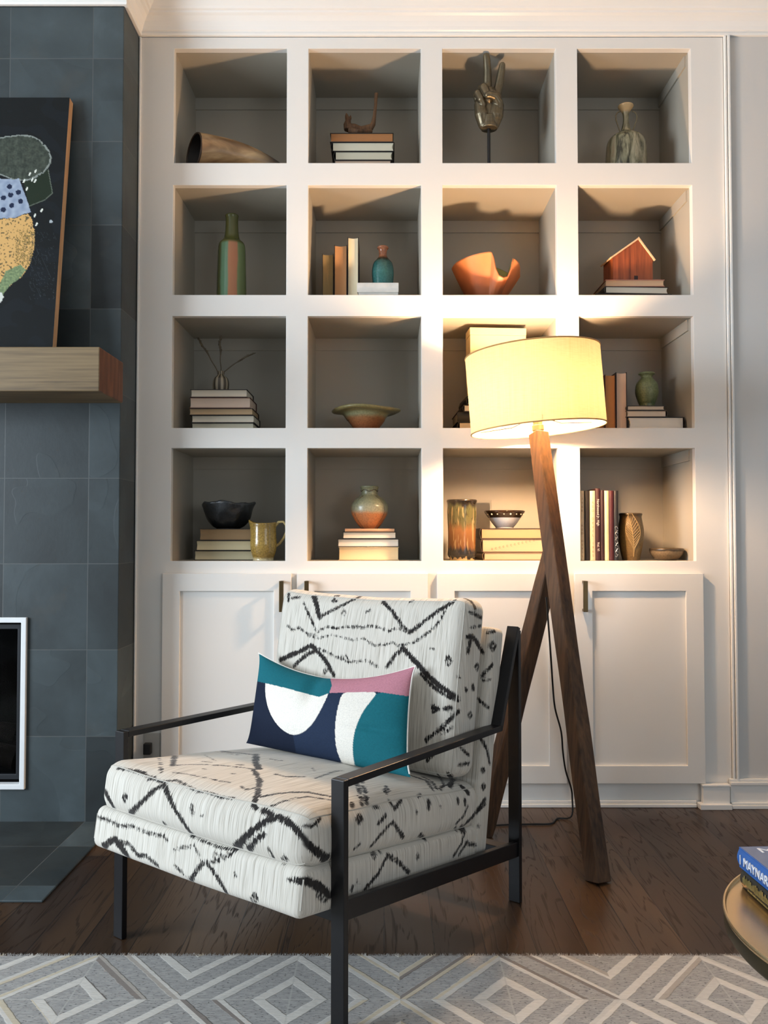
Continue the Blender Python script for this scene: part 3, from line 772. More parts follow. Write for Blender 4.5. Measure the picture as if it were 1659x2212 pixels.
# dripped cylinder vase
k = NT('drip_glaze'); z = k.sep(k.tc('Generated'))[2]; v = k.tc()
dr = k.noise(k.mp(v, (110, 110, 9)), 1, 2.5, .5, .6); dr2 = k.noise(k.mp(v, (60, 60, 3)), 1, 1.5)
f = k.mth('ADD', z, k.mth('MULTIPLY', k.mth('SUBTRACT', dr2, .5), .22))
b = k.ramp(f, [(.0, lin((190, 160, 110))), (.03, lin((190, 160, 110))), (.045, lin((38, 36, 34))), (.17, lin((44, 42, 40))), (.24, lin((112, 74, 40))), (.5, lin((136, 94, 54))), (.62, lin((96, 90, 56))), (.86, lin((78, 78, 48))), (.92, lin((40, 34, 26))), (1, lin((34, 28, 22)))])
streak = k.mth('MULTIPLY', k.smooth(dr, .56, .62), k.mth('MULTIPLY', k.smooth(z, .08, .2), k.mth('SUBTRACT', 1.0, k.smooth(z, .84, .9))))
col = k.mix(k.mth('MULTIPLY', streak, .6), b, lin((176, 150, 104)))
edge = k.mth('MULTIPLY', k.smooth(k.mth('ABSOLUTE', k.mth('SUBTRACT', dr, .5)), .02, .005), k.mth('MULTIPLY', k.smooth(z, .5, .6), k.mth('SUBTRACT', 1.0, k.smooth(z, .84, .9))))
col = k.mix(k.mth('MULTIPLY', edge, .7), col, lin((44, 36, 22)))
DRIP = k.done(col, .2)
pot('cylinder_vase', 'tall dripped green and amber cylinder vase beside stacked books', 'vase', 998, .11, [(32.5, 1080.5), (33, 1083), (31.5, 1088), (31, 1094), (31.5, 1110), (30, 1150), (30, 1185), (31, 1196), (29.5, 1202), (27, 1205), (27, 1210)], SZ[3] + .0005, DRIP)
# small banded bowl
bb = thing('bowl', (P(1090, 1140, .17).x, .17, zK), 'small dark-rimmed white bowl on the scribbled books', 'bowl')
pot('bowl_body', None, None, 1090, .17, [(43, 1104), (43.5, 1106), (39, 1113), (34, 1120), (27, 1130), (22, 1136), (19.5, 1139), (19.5, 1142)], zK + .0005,
    glaze('banded_glaze', [(0, (150, 150, 150)), (.14, (205, 205, 205)), (.58, (222, 222, 222)), (.60, (52, 34, 20)), (.9, (46, 30, 18)), (1, (30, 20, 13))], .12, .01, speck=.05), parent=bb)
m = MB(); c = P(1090, 1112, .17)
for i in range(18):
    a = -math.pi / 2 + (i - 8.5) * .35; rr = 40.3 / ppm(.17); m.ball((c.x + math.cos(a) * rr, .17 + math.sin(a) * rr, P(1090, 1111.5, .17).z), .0026 if i % 3 else .0036, seg=10)
m.build('dots', mat('cream_dots', (222, 206, 180), .3), bb)
# carved leaf vase
lv = thing('vase', (P(1363, 1211, .12).x, .12, SZ[3]), 'brown vase carved with a leaf next to the upright yearbooks', 'vase')
LV = glaze('leaf_vase_glaze', [(0, (104, 82, 50)), (.3, (120, 96, 58)), (.7, (104, 84, 50)), (1, (64, 50, 32))], .35, .12, bump=.3)
LVP = [(24, 1109.5), (24.5, 1111.5), (23, 1116), (24, 1124), (26.5, 1138), (27.5, 1150), (26, 1170), (22.5, 1190), (19.5, 1204), (18.5, 1212)]
pot('body', None, None, 1363, .12, LVP, SZ[3] + .0005, LV, parent=lv)
m = MB(); c = P(1363, 1211, .12); k_ = 1 / ppm(.12)
def lvp(a, y, lift=.0006):
    hw = np.interp(y, [q[1] for q in LVP], [q[0] for q in LVP]) * k_ + lift
    return Vector((c.x + math.cos(R(-90) + a) * hw, .12 + math.sin(R(-90) + a) * hw, P(1363, y, .12).z))
rib = [(-.25 + .35 * math.sin(t * 1.6) - .1, 1120 + 82 * t) for t in [i / 14 for i in range(15)]]
m.tube([lvp(a, y) for a, y in rib], .0018, 6)
for s_ in (-1, 1):
    for i in range(2, 14):
        a, y = rib[i]; ln = .55 * math.sin(i / 14 * math.pi)
        m.tube([lvp(a + s_ * ln * q, y - 16 * q) for q in (0, .35, .7, 1)], .0012, 5)
    m.tube([lvp(rib[i][0] + s_ * .58 * math.sin(i / 14 * math.pi), rib[i][1] - 16) for i in range(1, 15)], .0015, 5)
m.build('carved_leaf', mat('leaf_carving', (150, 126, 84), .4), lv)
# small brown bowl
pot('bowl', 'small brown bowl on the shelf right of the leaf vase', 'bowl', 1440, .12, [(35.5, 1185), (36, 1187), (35, 1192), (32, 1199), (26, 1206), (21.5, 1209), (20.5, 1213)], SZ[3] + .0005,
    glaze('brown_glaze', [(0, (96, 76, 52)), (.25, (104, 84, 58)), (.7, (122, 102, 76)), (.82, (52, 42, 30)), (1, (84, 68, 46))], .3, .14))
# wide footed bowl
pot('bowl', 'wide shallow bowl with flared rim alone in its cubby', 'bowl', 791, .16, [(74, 886), (74.5, 889), (70, 892), (58, 893), (50, 896), (44, 904), (36, 915), (29, 924), (27, 930), (26, 940)], SZ[2] + .0005,
    glaze('wide_bowl_glaze', [(0, (78, 44, 26)), (.30, (150, 92, 56)), (.55, (152, 104, 66)), (.68, (140, 138, 104)), (.86, (128, 116, 74)), (1, (120, 112, 70))], .3, .05), seg=72,
    fn=lambda v, a, t: Vector((v.x, v.y, v.z + (.004 * math.sin(3 * a + 1) if v.z > .05 else 0))))
# rough dark bowl
def rough(v, a, t):
    up = max(0, v.z / .11) ** 2
    nn = mnoise.noise(Vector((math.cos(a) * 2, math.sin(a) * 2, v.z * 18)))
    s_ = 1 + .08 * nn
    return Vector((v.x * s_, v.y * s_, v.z + up * (.004 * math.sin(a * 3 + .6) + .002 * math.sin(a * 7) + .007 * mnoise.noise(Vector((math.cos(a) * 3, math.sin(a) * 3, 7))))))
pot('bowl', 'rough black bowl with an uneven rim on a stack of books', 'bowl', 493, .18, [(57, 1087), (57.5, 1090), (55, 1098), (51, 1110), (44, 1124), (34, 1136), (26, 1141), (25, 1143)], zI + .0005,
    glaze('black_glaze', [(0, (22, 22, 23)), (.6, (36, 38, 40)), (1, (52, 56, 60))], .28, .2, speck=.3, bump=.6), fn=rough, wall=.008)
# golden pitcher
pt = thing('pitcher', (P(566, 1211, .085).x, .085, SZ[3]), 'mustard yellow pitcher with a pointed spout beside stacked books', 'pitcher')
k_ = 1 / ppm(.085)
def spout(v, a, t):
    zr = v.z / .19; up = max(0, (zr - .45) / .55)
    toward = max(0, math.cos(a - math.pi)) ** 6
    bulge = 1 + .55 * toward * up ** 2
    lift = (.040 * toward - .022 * max(0, math.cos(a + .6)) * 0) * up ** 2 + .012 * max(0, math.cos(a)) ** 4 * up ** 2
    return Vector((v.x * bulge, v.y * bulge, v.z + lift))
pot('body', None, None, 569, .085, [(27, 1131), (27.5, 1133), (27, 1142), (27.5, 1158), (28.5, 1175), (27, 1190), (23.5, 1202), (22, 1207), (22.5, 1212)], SZ[3] + .0005,
    glaze('mustard_glaze', [(0, (196, 184, 150)), (.05, (190, 172, 126)), (.09, (142, 112, 52)), (.4, (166, 136, 70)), (.8, (150, 122, 62)), (1, (140, 112, 56))], .18, .03, speck=.35, bump=.5), fn=spout, parent=pt)
m = MB(); q = [P(x, y, .085) for x, y in ((593, 1138), (602, 1128), (612, 1127), (618, 1135), (619, 1148), (613, 1162), (604, 1174), (595, 1180))]
m.tube(q, [.006, .0055, .005, .005, .005, .005, .0055, .006], 10); m.build('handle', glaze('mustard_handle', [(0, (150, 122, 66)), (1, (176, 156, 104))], .2), pt)
# two-handled marbled bottle
tb = thing('bottle_vase', (P(1353, 352, .15).x, .15, SZ[0]), 'streaked ceramic bottle with flared mouth and two thin handles', 'vase')
k = NT('streak_glaze'); v = k.tc(); s1 = k.noise(k.mp(v, (26, 26, 6)), 1, 4, .6, 1.4)
z = k.sep(k.tc('Generated'))[2]
col = k.ramp(s1, [(.36, lin((52, 50, 36))), (.47, lin((122, 116, 90))), (.6, lin((166, 156, 128))), (.75, lin((142, 120, 92)))])
col = k.mix(k.smooth(z, .88, .93), col, lin((206, 172, 124)))
pot('body', None, None, 1353, .15, [(16.5, 229), (16, 232), (9, 242), (6.5, 250), (6.2, 262), (8, 272), (12, 284), (22, 291), (34, 299), (40.5, 310), (43, 330), (43.5, 355), (41, 375), (38, 392)], SZ[0] + .0005, k.done(col, .25), parent=tb)
for s_ in (-1, 1):
    m = MB(); q = [P(1353 + s_ * x, y, .15) for x, y in ((12, 240), (19, 243), (23, 250), (22, 260), (18, 272), (13.5, 285))]
    m.tube(q, .0028, 8); m.build('handle', mat('handle_glaze', (116, 104, 78), .3), tb)
# little striped vase with twigs
tv = thing('bud_vase', (P(477, 841, .15).x, .15, zE), 'little striped vase holding three bare twigs on a stack of books', 'vase')
k = NT('bud_stripes'); p = k.sep(k.tc()); a = k.mth('ARCTAN2', p[1], p[0]); st = k.mth('SINE', k.mth('MULTIPLY', a, 9.0))
col = k.mix(k.smooth(st, -.2, .3), lin((70, 62, 50)), lin((150, 138, 116)))
pot('body', None, None, 477, .15, [(6, 802), (6.5, 804), (6, 808), (9, 812), (15, 818), (17.5, 827), (17.5, 836), (16, 846), (15, 850)], zE + .0005, k.done(col, .4), parent=tv, wall=.003)
for ex, ey, bx_ in ((427, 731, 470), (475, 727, 477), (548, 763, 484)):
    a = P(477 + (bx_ - 477) * .3, 838, .15); b = P(bx_, 803, .15); e = P(ex, ey, .15 + random.uniform(-.04, .05))
    pts = [a] + [b.lerp(e, i / 12) + Vector((.0015 * math.sin(i * 1.3), .0015 * math.cos(i * 1.7), .006 * math.sin(i / 12 * 3.1))) for i in range(13)]
    m = MB(); m.tube(pts, [.0022] * 7 + [.0036] * 5 + [.0028, .0012], 7)
    for i in range(7, 13):
        for s_ in range(3):
            q = pts[i]; d = (pts[i] - pts[i - 1]).normalized(); sd = Vector((math.cos(s_ * 2.1 + i), math.sin(s_ * 2.1 + i), .1)).normalized()
            m.tube([q, q + d * .010 + sd * .004, q + d * .017 + sd * .003], [.002, .0022, .0006], 5)
    m.build('twig', mat('twig', (84, 74, 58), .8, var=.2), tv)
# horn
hr = thing('horn', (P(500, 352, .15).x, .15, SZ[0]), 'polished brown horn lying on its side with its open mouth left', 'horn')
HORN = NT('horn'); k = HORN; a_ = k.noise(k.mp(k.tc(), (5, 26, 20), rot=(0, R(-18), 0)), 1, 3, .5, .4)
xg = k.sep(k.tc('Generated'))[0]
col = k.ramp(a_, [(.3, lin((112, 82, 54))), (.5, lin((156, 122, 84))), (.68, lin((196, 162, 118)))])
col = k.mix(k.smooth(xg, .62, .92), col, lin((52, 38, 28)))
HORNM = k.done(col, .35)
nH = 26; seg = 40; vs = []; fs = []; rad = []; cen = []
for i in range(nH):
    t = i / (nH - 1); x = P(419, 330, .08).x + (P(618, 350, .13).x - P(419, 330, .08).x) * t
    y = .085 + .06 * t; r = .066 * (1 - t) ** .80 + .014; z = SZ[0] + .001 + r + .02 * math.sin(t * math.pi) + .012 * t
    cen.append(Vector((x, y, z))); rad.append(r)
def horn_shell(m, rs, flip, mi=0):
    vs = []; fs = []
    for i in range(nH):
        d = (cen[min(i + 1, nH - 1)] - cen[max(i - 1, 0)]).normalized()
        d = Vector((.82, .57, -.05)).normalized().lerp(d, min(1, i / 12)).normalized()
        s_ = d.cross(Vector((0, 0, 1))).normalized(); u = s_.cross(d)
        for j in range(seg):
            a = 2 * math.pi * j / seg; q = rs[i]
            v = cen[i] + (s_ * math.cos(a) + u * math.sin(a)) * q * (1 + .02 * math.sin(3 * a + i * .3)); v.z = max(v.z, SZ[0] + .0008); vs.append(v)
    for i in range(nH - 1):
        for j in range(seg):
            q = (j + 1) % seg; fs.append((i * seg + j, i * seg + q, (i + 1) * seg + q, (i + 1) * seg + j))
    if not flip: fs.append(tuple((nH - 1) * seg + j for j in range(seg)))
    m.add(vs, fs, mi, True)
m = MB(); horn_shell(m, rad, False); n0 = len(m.v)
o = m.build('shell', HORNM, hr)
m = MB(); horn_shell(m, [max(r - .006, .002) for r in rad], True); o2 = m.build('hollow', mat('horn_inside', (26, 20, 16), .6), hr)
m = MB(); d = Vector((.82, .57, -.05)).normalized(); s_ = d.cross(Vector((0, 0, 1))).normalized(); u = s_.cross(d)
ringp = []
for j in range(41):
    a = 2 * math.pi * j / 40; v = cen[0] + (s_ * math.cos(a) + u * math.sin(a)) * (rad[0] - .003); v.z = max(v.z, SZ[0] + .0045); ringp.append(v)
m.tube(ringp, .0038, 8, cap=False); m.build('rim', mat('horn_rim', (60, 42, 28), .4), hr)
# organic shapes: blobs fused by a voxel remesh
def fuse(o, voxel, smooth=6):
    r_ = o.modifiers.new('remesh', 'REMESH'); r_.mode = 'VOXEL'; r_.voxel_size = voxel; r_.use_smooth_shade = True
    s_ = o.modifiers.new('smooth', 'SMOOTH'); s_.factor = .5; s_.iterations = smooth
    return o
# driftwood sculpture
Y = .16; m = MB()
def pp(pts, Yd=Y): return [P(x, y, Yd) for x, y in pts]
m.tube([P(752, 276, .15), P(765, 278, .15), P(780, 281, .16), P(795, 278, .17), P(803, 272, .17)], [.018, .020, .015, .016, .010], 12)
m.tube([P(749, 281, .14), P(750, 270, .15), P(752, 260, .15), P(749, 251, .15), P(748, 244, .15)], [.012, .016, .012, .008, .003], 10)
m.tube([P(752, 262, .16), P(757, 255, .16), P(757, 249, .16)], [.010, .006, .003], 10)
m.tube([P(798, 279, .17), P(806, 268, .17), P(809, 250, .17), P(811, 230, .175), P(812, 212, .18), P(813, 201, .18)], [.014, .011, .0075, .007, .0075, .009], 10)
m.tube([P(754, 282, .13), P(772, 284, .12), P(790, 285, .14), P(803, 284, .16)], [.014, .011, .010, .008], 10)
zmin = zA + .0006
m.v = [(x, y, max(z, zmin)) for x, y, z in m.v]
dw = m.build('driftwood_sculpture', wood('driftwood', (70, 48, 32), (122, 88, 58), .8, 2, 1.2), origin=(P(778, 286, Y).x, Y, zmin)); fuse(dw, .0028, 3)
tag(dw, 'small brown driftwood sculpture with one tall prong on stacked books', 'sculpture')
# bronze hand giving the victory sign
hs = thing('hand_sculpture', (P(1056, 352, .05).x, .05, SZ[0]), 'bronze hand sculpture raising two fingers on a thin black rod', 'sculpture')
k = NT('bronze'); f = k.noise(k.tc(), 30, 4, .6)
g = k.n('ShaderNodeNewGeometry'); pt_ = k.smooth(g.outputs['Pointiness'], .44, .58)
col = k.mix(k.mth('MULTIPLY', pt_, .7), k.ramp(f, [(.35, lin((44, 40, 31))), (.7, lin((78, 70, 55)))]), lin((150, 138, 112)))
k.bump(k.noise(k.tc(), 90, 3), .15); BRZ = k.done(col, .36, .75)
m = MB(); Y = .05; u = 1 / ppm(Y)
def tp(pts, rs): m.tube([P(x, y, Y + dy) for x, y, dy in pts], [r * u for r in rs], 16); [m.ball(P(x, y, Y + dy), r * u, seg=14) for (x, y, dy), r in zip(pts, rs)]
# palm: wrist, heel mounds, body
m.tube([P(1056.5, y, Y + .002) for y in (279, 270, 255)], [18.5 * u, 18 * u, 20 * u], 20)
tp([(1045, 268, 0), (1041, 248, -.006), (1038, 228, -.002), (1042, 212, .008)], [13, 16, 14.5, 13])
tp([(1067, 268, 0), (1071, 250, -.008), (1073, 230, -.006), (1070, 212, .004)], [12.5, 16.5, 16, 14])
tp([(1056, 262, .008), (1056, 235, .010), (1056, 208, .010)], [19, 21, 20])
# middle and index raised
tp([(1053, 208, .006), (1053, 180, .0), (1053, 152, -.012), (1051.5, 130, -.022), (1050.5, 121.5, -.026)], [10.5, 9.6, 8.8, 8, 7.2])
tp([(1072, 210, .004), (1077, 187, .0), (1081, 166, -.008), (1084, 148, -.016), (1085, 141, -.02)], [10.5, 9.6, 8.8, 7.8, 7.0])
# ring and little finger folded into the palm
tp([(1042, 206, .006), (1041, 192, -.006), (1045, 189, -.022), (1052, 203, -.034), (1056, 216, -.026)], [10, 9.6, 9, 8.2, 7.2])
tp([(1033, 216, .006), (1030, 204, -.004), (1032, 202, -.018), (1039, 215, -.030), (1044, 226, -.024)], [9.4, 8.8, 8.2, 7.4, 6.4])
# thumb from the side of the palm, crossing to hold the folded ring finger
tp([(1078, 240, -.012), (1077, 222, -.026), (1069, 209, -.038), (1058, 205, -.046), (1053, 206, -.047)], [10, 10, 8.6, 7.8, 6.6])
hd = m.build('hand', BRZ, hs); fuse(hd, .0021, 3)
m = MB()
for (x, y, dy, r) in ((1050.5, 121, .004, 3), (1085, 143.5, .002, 3)): pass
Y = .05; rodx = P(1056, 300, Y).x; m.tube([(rodx, Y, SZ[0] + .012), (rodx, Y, P(1056, 270, Y).z)], .0062, 14); m.build('rod', BLACKM, hs)
m = MB(); m.box((rodx - .045, Y - .004, SZ[0] + .0005), (rodx + .045, Y + .085, SZ[0] + .013)); m.build('base_plate', BLACKM, hs, bevel=.002)
# cut bowl
cb = thing('cut_bowl', (P(1048, 637, .17).x, .17, SZ[1]), 'orange pottery bowl with a deep round notch cut in its rim', 'bowl')
Y = .17; u = 1 / ppm(Y); nr, ns = 30, 240; vs = []; fs = []
ztop = P(1048, 553, Y).z - SZ[1]
TA = [(-180, .72), (-135, .78), (-90, .84), (-87, .82), (-83, .56), (-76, .40), (-66, .36), (-56, .40), (-48, .58), (-43, .78), (-25, .76), (0, .70), (12, .62), (28, .74), (42, .76), (56, .88), (75, 1.0), (105, 1.03), (130, .95), (180, .72)]
for i in range(nr + 1):
    for j in range(ns):
        a = -math.pi + 2 * math.pi * j / ns
        T = np.interp(math.degrees(a), [q[0] for q in TA], [q[1] for q in TA])
        f_ = i / nr; t = f_ * T
        r = (31 + 43 * f_ ** .85) * u * (1 + .22 * f_ * math.exp(-((math.degrees(a) - 32) / 20) ** 2))
        vs.append((P(1049, 600, Y).x + r * math.cos(a), Y + r * math.sin(a), SZ[1] + .004 + t * ztop))
for i in range(nr):
    for j in range(ns):
        q = (j + 1) % ns; fs.append((i * ns + j, i * ns + q, (i + 1) * ns + q, (i + 1) * ns + j))
fs.append(tuple(range(ns - 1, -1, -1)))
k = NT('orange_pottery'); z = k.sep(k.tc('Generated'))[2]; nn = k.noise(k.mp(k.tc(), (20, 20, 10)), 1, 3)
ORG = k.done(k.ramp(k.mth('ADD', z, k.mth('MULTIPLY', k.mth('SUBTRACT', nn, .5), .4)), [(0, lin((142, 76, 44))), (.45, lin((186, 110, 66))), (.8, lin((206, 132, 80))), (1, lin((212, 150, 92)))]), .5)
GRN = mat('olive_glaze', (124, 124, 66), .3, var=.2)
m = MB(); m.add(vs, fs, 0, True); o = m.build('shell', [ORG, GRN], cb)
q_ = o.data.polygons[ns // 4]; c_ = q_.center - Vector((P(1049, 600, Y).x, Y, SZ[1])) + Vector(cb.location)
if q_.normal.x * c_.x + q_.normal.y * c_.y < 0: o.data.flip_normals()
sm = o.modifiers.new('solid', 'SOLIDIFY'); sm.thickness = .007; sm.offset = -1; sm.material_offset = 1
# little wooden house
Y = .10; hz = zD + .0006
hx0, hx1 = P(1319, 580, Y).x, P(1409, 580, Y).x; ez = P(1360, 558, Y).z; az = P(1378, 515, Y).z; ax_ = P(1376, 515, Y).x
hh = thing('wooden_house', ((hx0 + hx1) / 2, Y + .05, hz), 'little red-brown wooden house with a pale roof on books', 'ornament', rz=R(7))
Mh = Matrix.Translation(((hx0 + hx1) / 2, Y + .05, 0)) @ Matrix.Rotation(R(7), 4, 'Z') @ Matrix.Translation((-(hx0 + hx1) / 2, -(Y + .05), 0))
HW = wood('house_wood', (104, 48, 24), (172, 92, 50), .45, 2, 1.0, .1)
m = MB(); m.prism([(hx0, hz), (hx1, hz), (hx1, ez), (ax_, az - .004), (hx0, ez)], Y, Y + .1, M=Mh); m.build('walls', HW, hh, bevel=.001)
m = MB(); th = .0065
for (xa_, za_), s_ in (((hx0, ez), -1), ((hx1, ez), 1)):
    d = Vector((xa_ - ax_, 0, za_ - az + .004)).normalized(); e = Vector((xa_, 0, za_)) + d * .010; nrm = Vector((-d.z * -1 * s_ * -1, 0, 0))
    up_ = Vector((d.z, 0, -d.x)) * (1 if s_ < 0 else -1)
    if up_.z < 0: up_ = -up_
    a0 = Vector((ax_, 0, az - .004)); b0 = e
    q = [(a0.x, a0.z), (b0.x, b0.z), (b0.x + up_.x * th, b0.z + up_.z * th), (ax_, a0.z + th / max(.3, up_.z))]
    m.prism(q, Y - .006, Y + .106, M=Mh)
m.build('roof', mat('pale_roof', (222, 186, 146), .5), hh, bevel=.0008)
m = MB(); dx = P(1371, 600, Y).x; m.box((dx - .008, Y - .0008, hz), (dx + .008, Y + .002, hz + .022), M=Mh); m.build('door', mat('dark_stain', (44, 20, 12), .5), hh)
# upright cream box behind the lamp
Y = .10; a = P(1013, 708, Y); b = P(1136, 856, Y)
bxr = thing('keepsake_box', ((a.x + b.x) / 2, Y + .05, zF + .0006), 'tall cream box standing on dark books behind the lamp shade', 'box', rz=R(4))
Mb = Matrix.Translation(((a.x + b.x) / 2, Y + .05, 0)) @ Matrix.Rotation(R(4), 4, 'Z') @ Matrix.Translation((-(a.x + b.x) / 2, -(Y + .05), 0))
CBX = mat('cream_board', (196, 174, 130), .6, var=.03)
m = MB(); m.box((a.x, Y, zF + .0006), (b.x, Y + .10, a.z - .03), M=Mb); m.build('box_body', CBX, bxr, bevel=.0015)
m = MB(); m.box((a.x - .001, Y - .001, a.z - .0295), (b.x + .001, Y + .101, a.z), M=Mb); m.build('lid', CBX, bxr, bevel=.0015)
# acrylic stand behind the drip vase
Y = .345; a = P(1006, 1080, Y); b = P(1062, 1211, Y)
k = NT('clear_acrylic'); ACR = k.done((.97, .98, .98), .03); k.b.inputs['Transmission Weight'].default_value = 1; k.b.inputs['IOR'].default_value = 1.12
m = MB(); m.box((a.x, Y, SZ[3] + .0006), (b.x, Y + .006, a.z)); m.box((a.x, Y + .006, SZ[3] + .0006), (b.x, Y + .022, SZ[3] + .006))
tag(m.build('acrylic_stand', ACR, origin=((a.x + b.x) / 2, Y, SZ[3] + .0006), bevel=.001), 'clear acrylic panel standing behind the dripped cylinder vase', 'display stand')

# ================================================================== FLOOR LAMP
YL = -.30
top = P(1163, 934, YL); top.z -= .004
lamp = thing('floor_lamp', (.56, -.40, 0), 'floor lamp with crossed rough wooden legs and a lit cream drum shade', 'lamp')
RW = wood('reclaimed_wood', (40, 27, 18), (104, 74, 48), .75, 2, .7, .6, (.32, .72))
def legbeam(a, b, w0, w1, side, segs=26):
    """rough-sawn square beam with slightly wandering edges"""
    a = Vector(a); b = Vector(b); d = (b - a).normalized(); x = Vector(side); x = (x - d * x.dot(d)).normalized(); y = d.cross(x)
    m = MB(); vs = []; fs = []
    ring = []
    c_ = .16
    for (i, j) in ((-1, -1), (1, -1), (1, 1), (-1, 1)):
        pass
    shape = [(-1 + c_, -1), (1 - c_, -1), (1, -1 + c_), (1, 1 - c_), (1 - c_, 1), (-1 + c_, 1), (-1, 1 - c_), (-1, -1 + c_)]
    for s_ in range(segs + 1):
        t = s_ / segs; p_ = a.lerp(b, t); w = w0 + (w1 - w0) * t
        for q, (i, j) in enumerate(shape):
            nz = mnoise.noise(Vector((t * 5, q * 3.1, w0 * 50))) * .0032
            vs.append(p_ + x * (i * (w / 2 + nz)) + y * (j * (w / 2 + nz)))
    n = 8
    for s_ in range(segs):
        for q in range(n): fs.append((s_ * n + q, s_ * n + (q + 1) % n, (s_ + 1) * n + (q + 1) % n, (s_ + 1) * n + q))
    fs.append(tuple(range(n - 1, -1, -1))); fs.append(tuple(segs * n + q for q in range(n)))
    m.add(vs, fs)
    m.v = [(v[0], v[1], max(v[2], .0005)) for v in m.v]
    return m
foot1 = PF(1292, 1905)
legbeam((foot1.x, foot1.y, .0), top, .058, .055, (.85, .5, 0)).build('leg', RW, lamp, bevel=.002, seg=1)
foot2 = PF(1041, 1806)
legbeam((foot2.x, foot2.y, 0), P(1196, 1185, -.335), .058, .056, (.9, .4, 0)).build('leg', RW, lamp, bevel=.002, seg=1)
foot3 = PF(1277, 1755)
legbeam((foot3.x, foot3.y, 0), P(1195, 1178, -.285), .050, .050, (.9, -.4, 0)).build('leg', RW, lamp, bevel=.002, seg=1)
# socket, bulb, shade
tilt = R(-4.5)
Ms = Matrix.Translation((top.x, YL, top.z + .005)) @ Matrix.Rotation(tilt, 4, 'Y')
m = MB(); m.lathe([(.004, -.012), (.019, -.012), (.019, .004), (.021, .006), (.021, .024), (.017, .026), (.017, .06), (.004, .062)], seg=28); m.v = [tuple(Ms @ Vector(v)) for v in m.v]
m.build('socket', mat('socket_grey', (118, 108, 96), .4, .6), lamp)
k = NT('bulb'); e = k.n('ShaderNodeEmission'); e.inputs[0].default_value = BULB_COL; e.inputs[1].default_value = BULB; k.lk(e.outputs[0], k.out.inputs[0])
m = MB(); m.lathe([(.012, .062), (.018, .080), (.028, .115), (.032, .135), (.029, .152), (.018, .165), (.004, .169)], seg=24); m.v = [tuple(Ms @ Vector(v)) for v in m.v]
m.build('bulb', k.m, lamp)
SR = .2365; sh0, sh1 = .010, .282
k = NT('shade_linen'); p = k.sep(k.tc())
a_ = k.mth('ARCTAN2', k.mth('SUBTRACT', p[1], YL + .40), k.mth('SUBTRACT', p[0], top.x - .56))
thr = k.noise(k.comb(k.mth('MULTIPLY', a_, 90), k.mth('MULTIPLY', p[2], 5), 0.0), 1, 2); thr2 = k.noise(k.comb(k.mth('MULTIPLY', a_, 8), k.mth('MULTIPLY', p[2], 260), 0.0), 1, 1)
f = k.mth('ADD', k.mth('MULTIPLY', thr, .6), k.mth('MULTIPLY', thr2, .4))
col = k.ramp(f, [(.3, (.68, .50, .25)), (.7, (.79, .61, .33))])
df = k.n('ShaderNodeBsdfDiffuse'); k.lk(col, df.inputs[0]); tr = k.n('ShaderNodeBsdfTranslucent'); k.lk(col, tr.inputs[0])
mx = k.n('ShaderNodeMixShader'); mx.inputs[0].default_value = .066; k.lk(df.outputs[0], mx.inputs[1]); k.lk(tr.outputs[0], mx.inputs[2]); k.lk(mx.outputs[0], k.out.inputs[0])
SHADE = k.m
m = MB(); seg = 96; vs = []; fs = []
for i in range(9):
    z = sh0 + (sh1 - sh0) * i / 8
    for j in range(seg): vs.append(Ms @ Vector((SR * math.cos(2 * math.pi * j / seg), SR * math.sin(2 * math.pi * j / seg), z)))
for i in range(8):
    for j in range(seg):
        q = (j + 1) % seg; fs.append((i * seg + j, i * seg + q, (i + 1) * seg + q, (i + 1) * seg + j))
m.add(vs, fs, 0, True); shade = m.build('lamp_shade', SHADE, lamp)
for z in (sh0, sh1):
    m = MB(); m.tube([Ms @ Vector((SR * math.cos(2 * math.pi * j / seg), SR * math.sin(2 * math.pi * j / seg), z)) for j in range(seg + 1)], .0026, 8, cap=False)
    m.build('rim_binding', mat('shade_binding', (186, 146, 92), .8), shade)
m = MB()
for a in range(3):
    t = a * 2 * math.pi / 3 + .4; m.tube([Ms @ Vector((.016 * math.cos(t), .016 * math.sin(t), .055)), Ms @ Vector((.1 * math.cos(t), .1 * math.sin(t), .03)), Ms @ Vector(((SR - .003) * math.cos(t), (SR - .003) * math.sin(t), .03))], .0018, 6)
m.build('spider', GREYM, shade)
# cord
pts = [P(1180, 1290, -.42), P(1184, 1340, -.41), P(1190, 1420, -.39), P(1194, 1480, -.36), P(1199, 1530, -.34), P(1212, 1580, -.29), P(1216, 1625, -.25), P(1222, 1665, -.20), P(1233, 1700, -.15)]
pts += [P(1236, 1722, -.14), Vector((PF(1222, 1745, .012).x, -.15, .012)), PF(1205, 1768, .004), PF(1190, 1779, .004), PF(1150, 1780, .004), PF(1100, 1781, .004), PF(1040, 1783, .004), PF(980, 1778, .004)]
fine = []
for i in range(len(pts) - 1):
    p0 = pts[max(i - 1, 0)]; p1 = pts[i]; p2 = pts[i + 1]; p3 = pts[min(i + 2, len(pts) - 1)]
    for s_ in range(6):
        t = s_ / 6; v = .5 * (2 * p1 + (p2 - p0) * t + (2 * p0 - 5 * p1 + 4 * p2 - p3) * t * t + (3 * p1 - p0 - 3 * p2 + p3) * t ** 3); v.z = max(v.z, .0035); fine.append(v)
m = MB(); m.tube(fine, .0032, 8); m.build('power_cord', BLKPLASTIC, lamp)

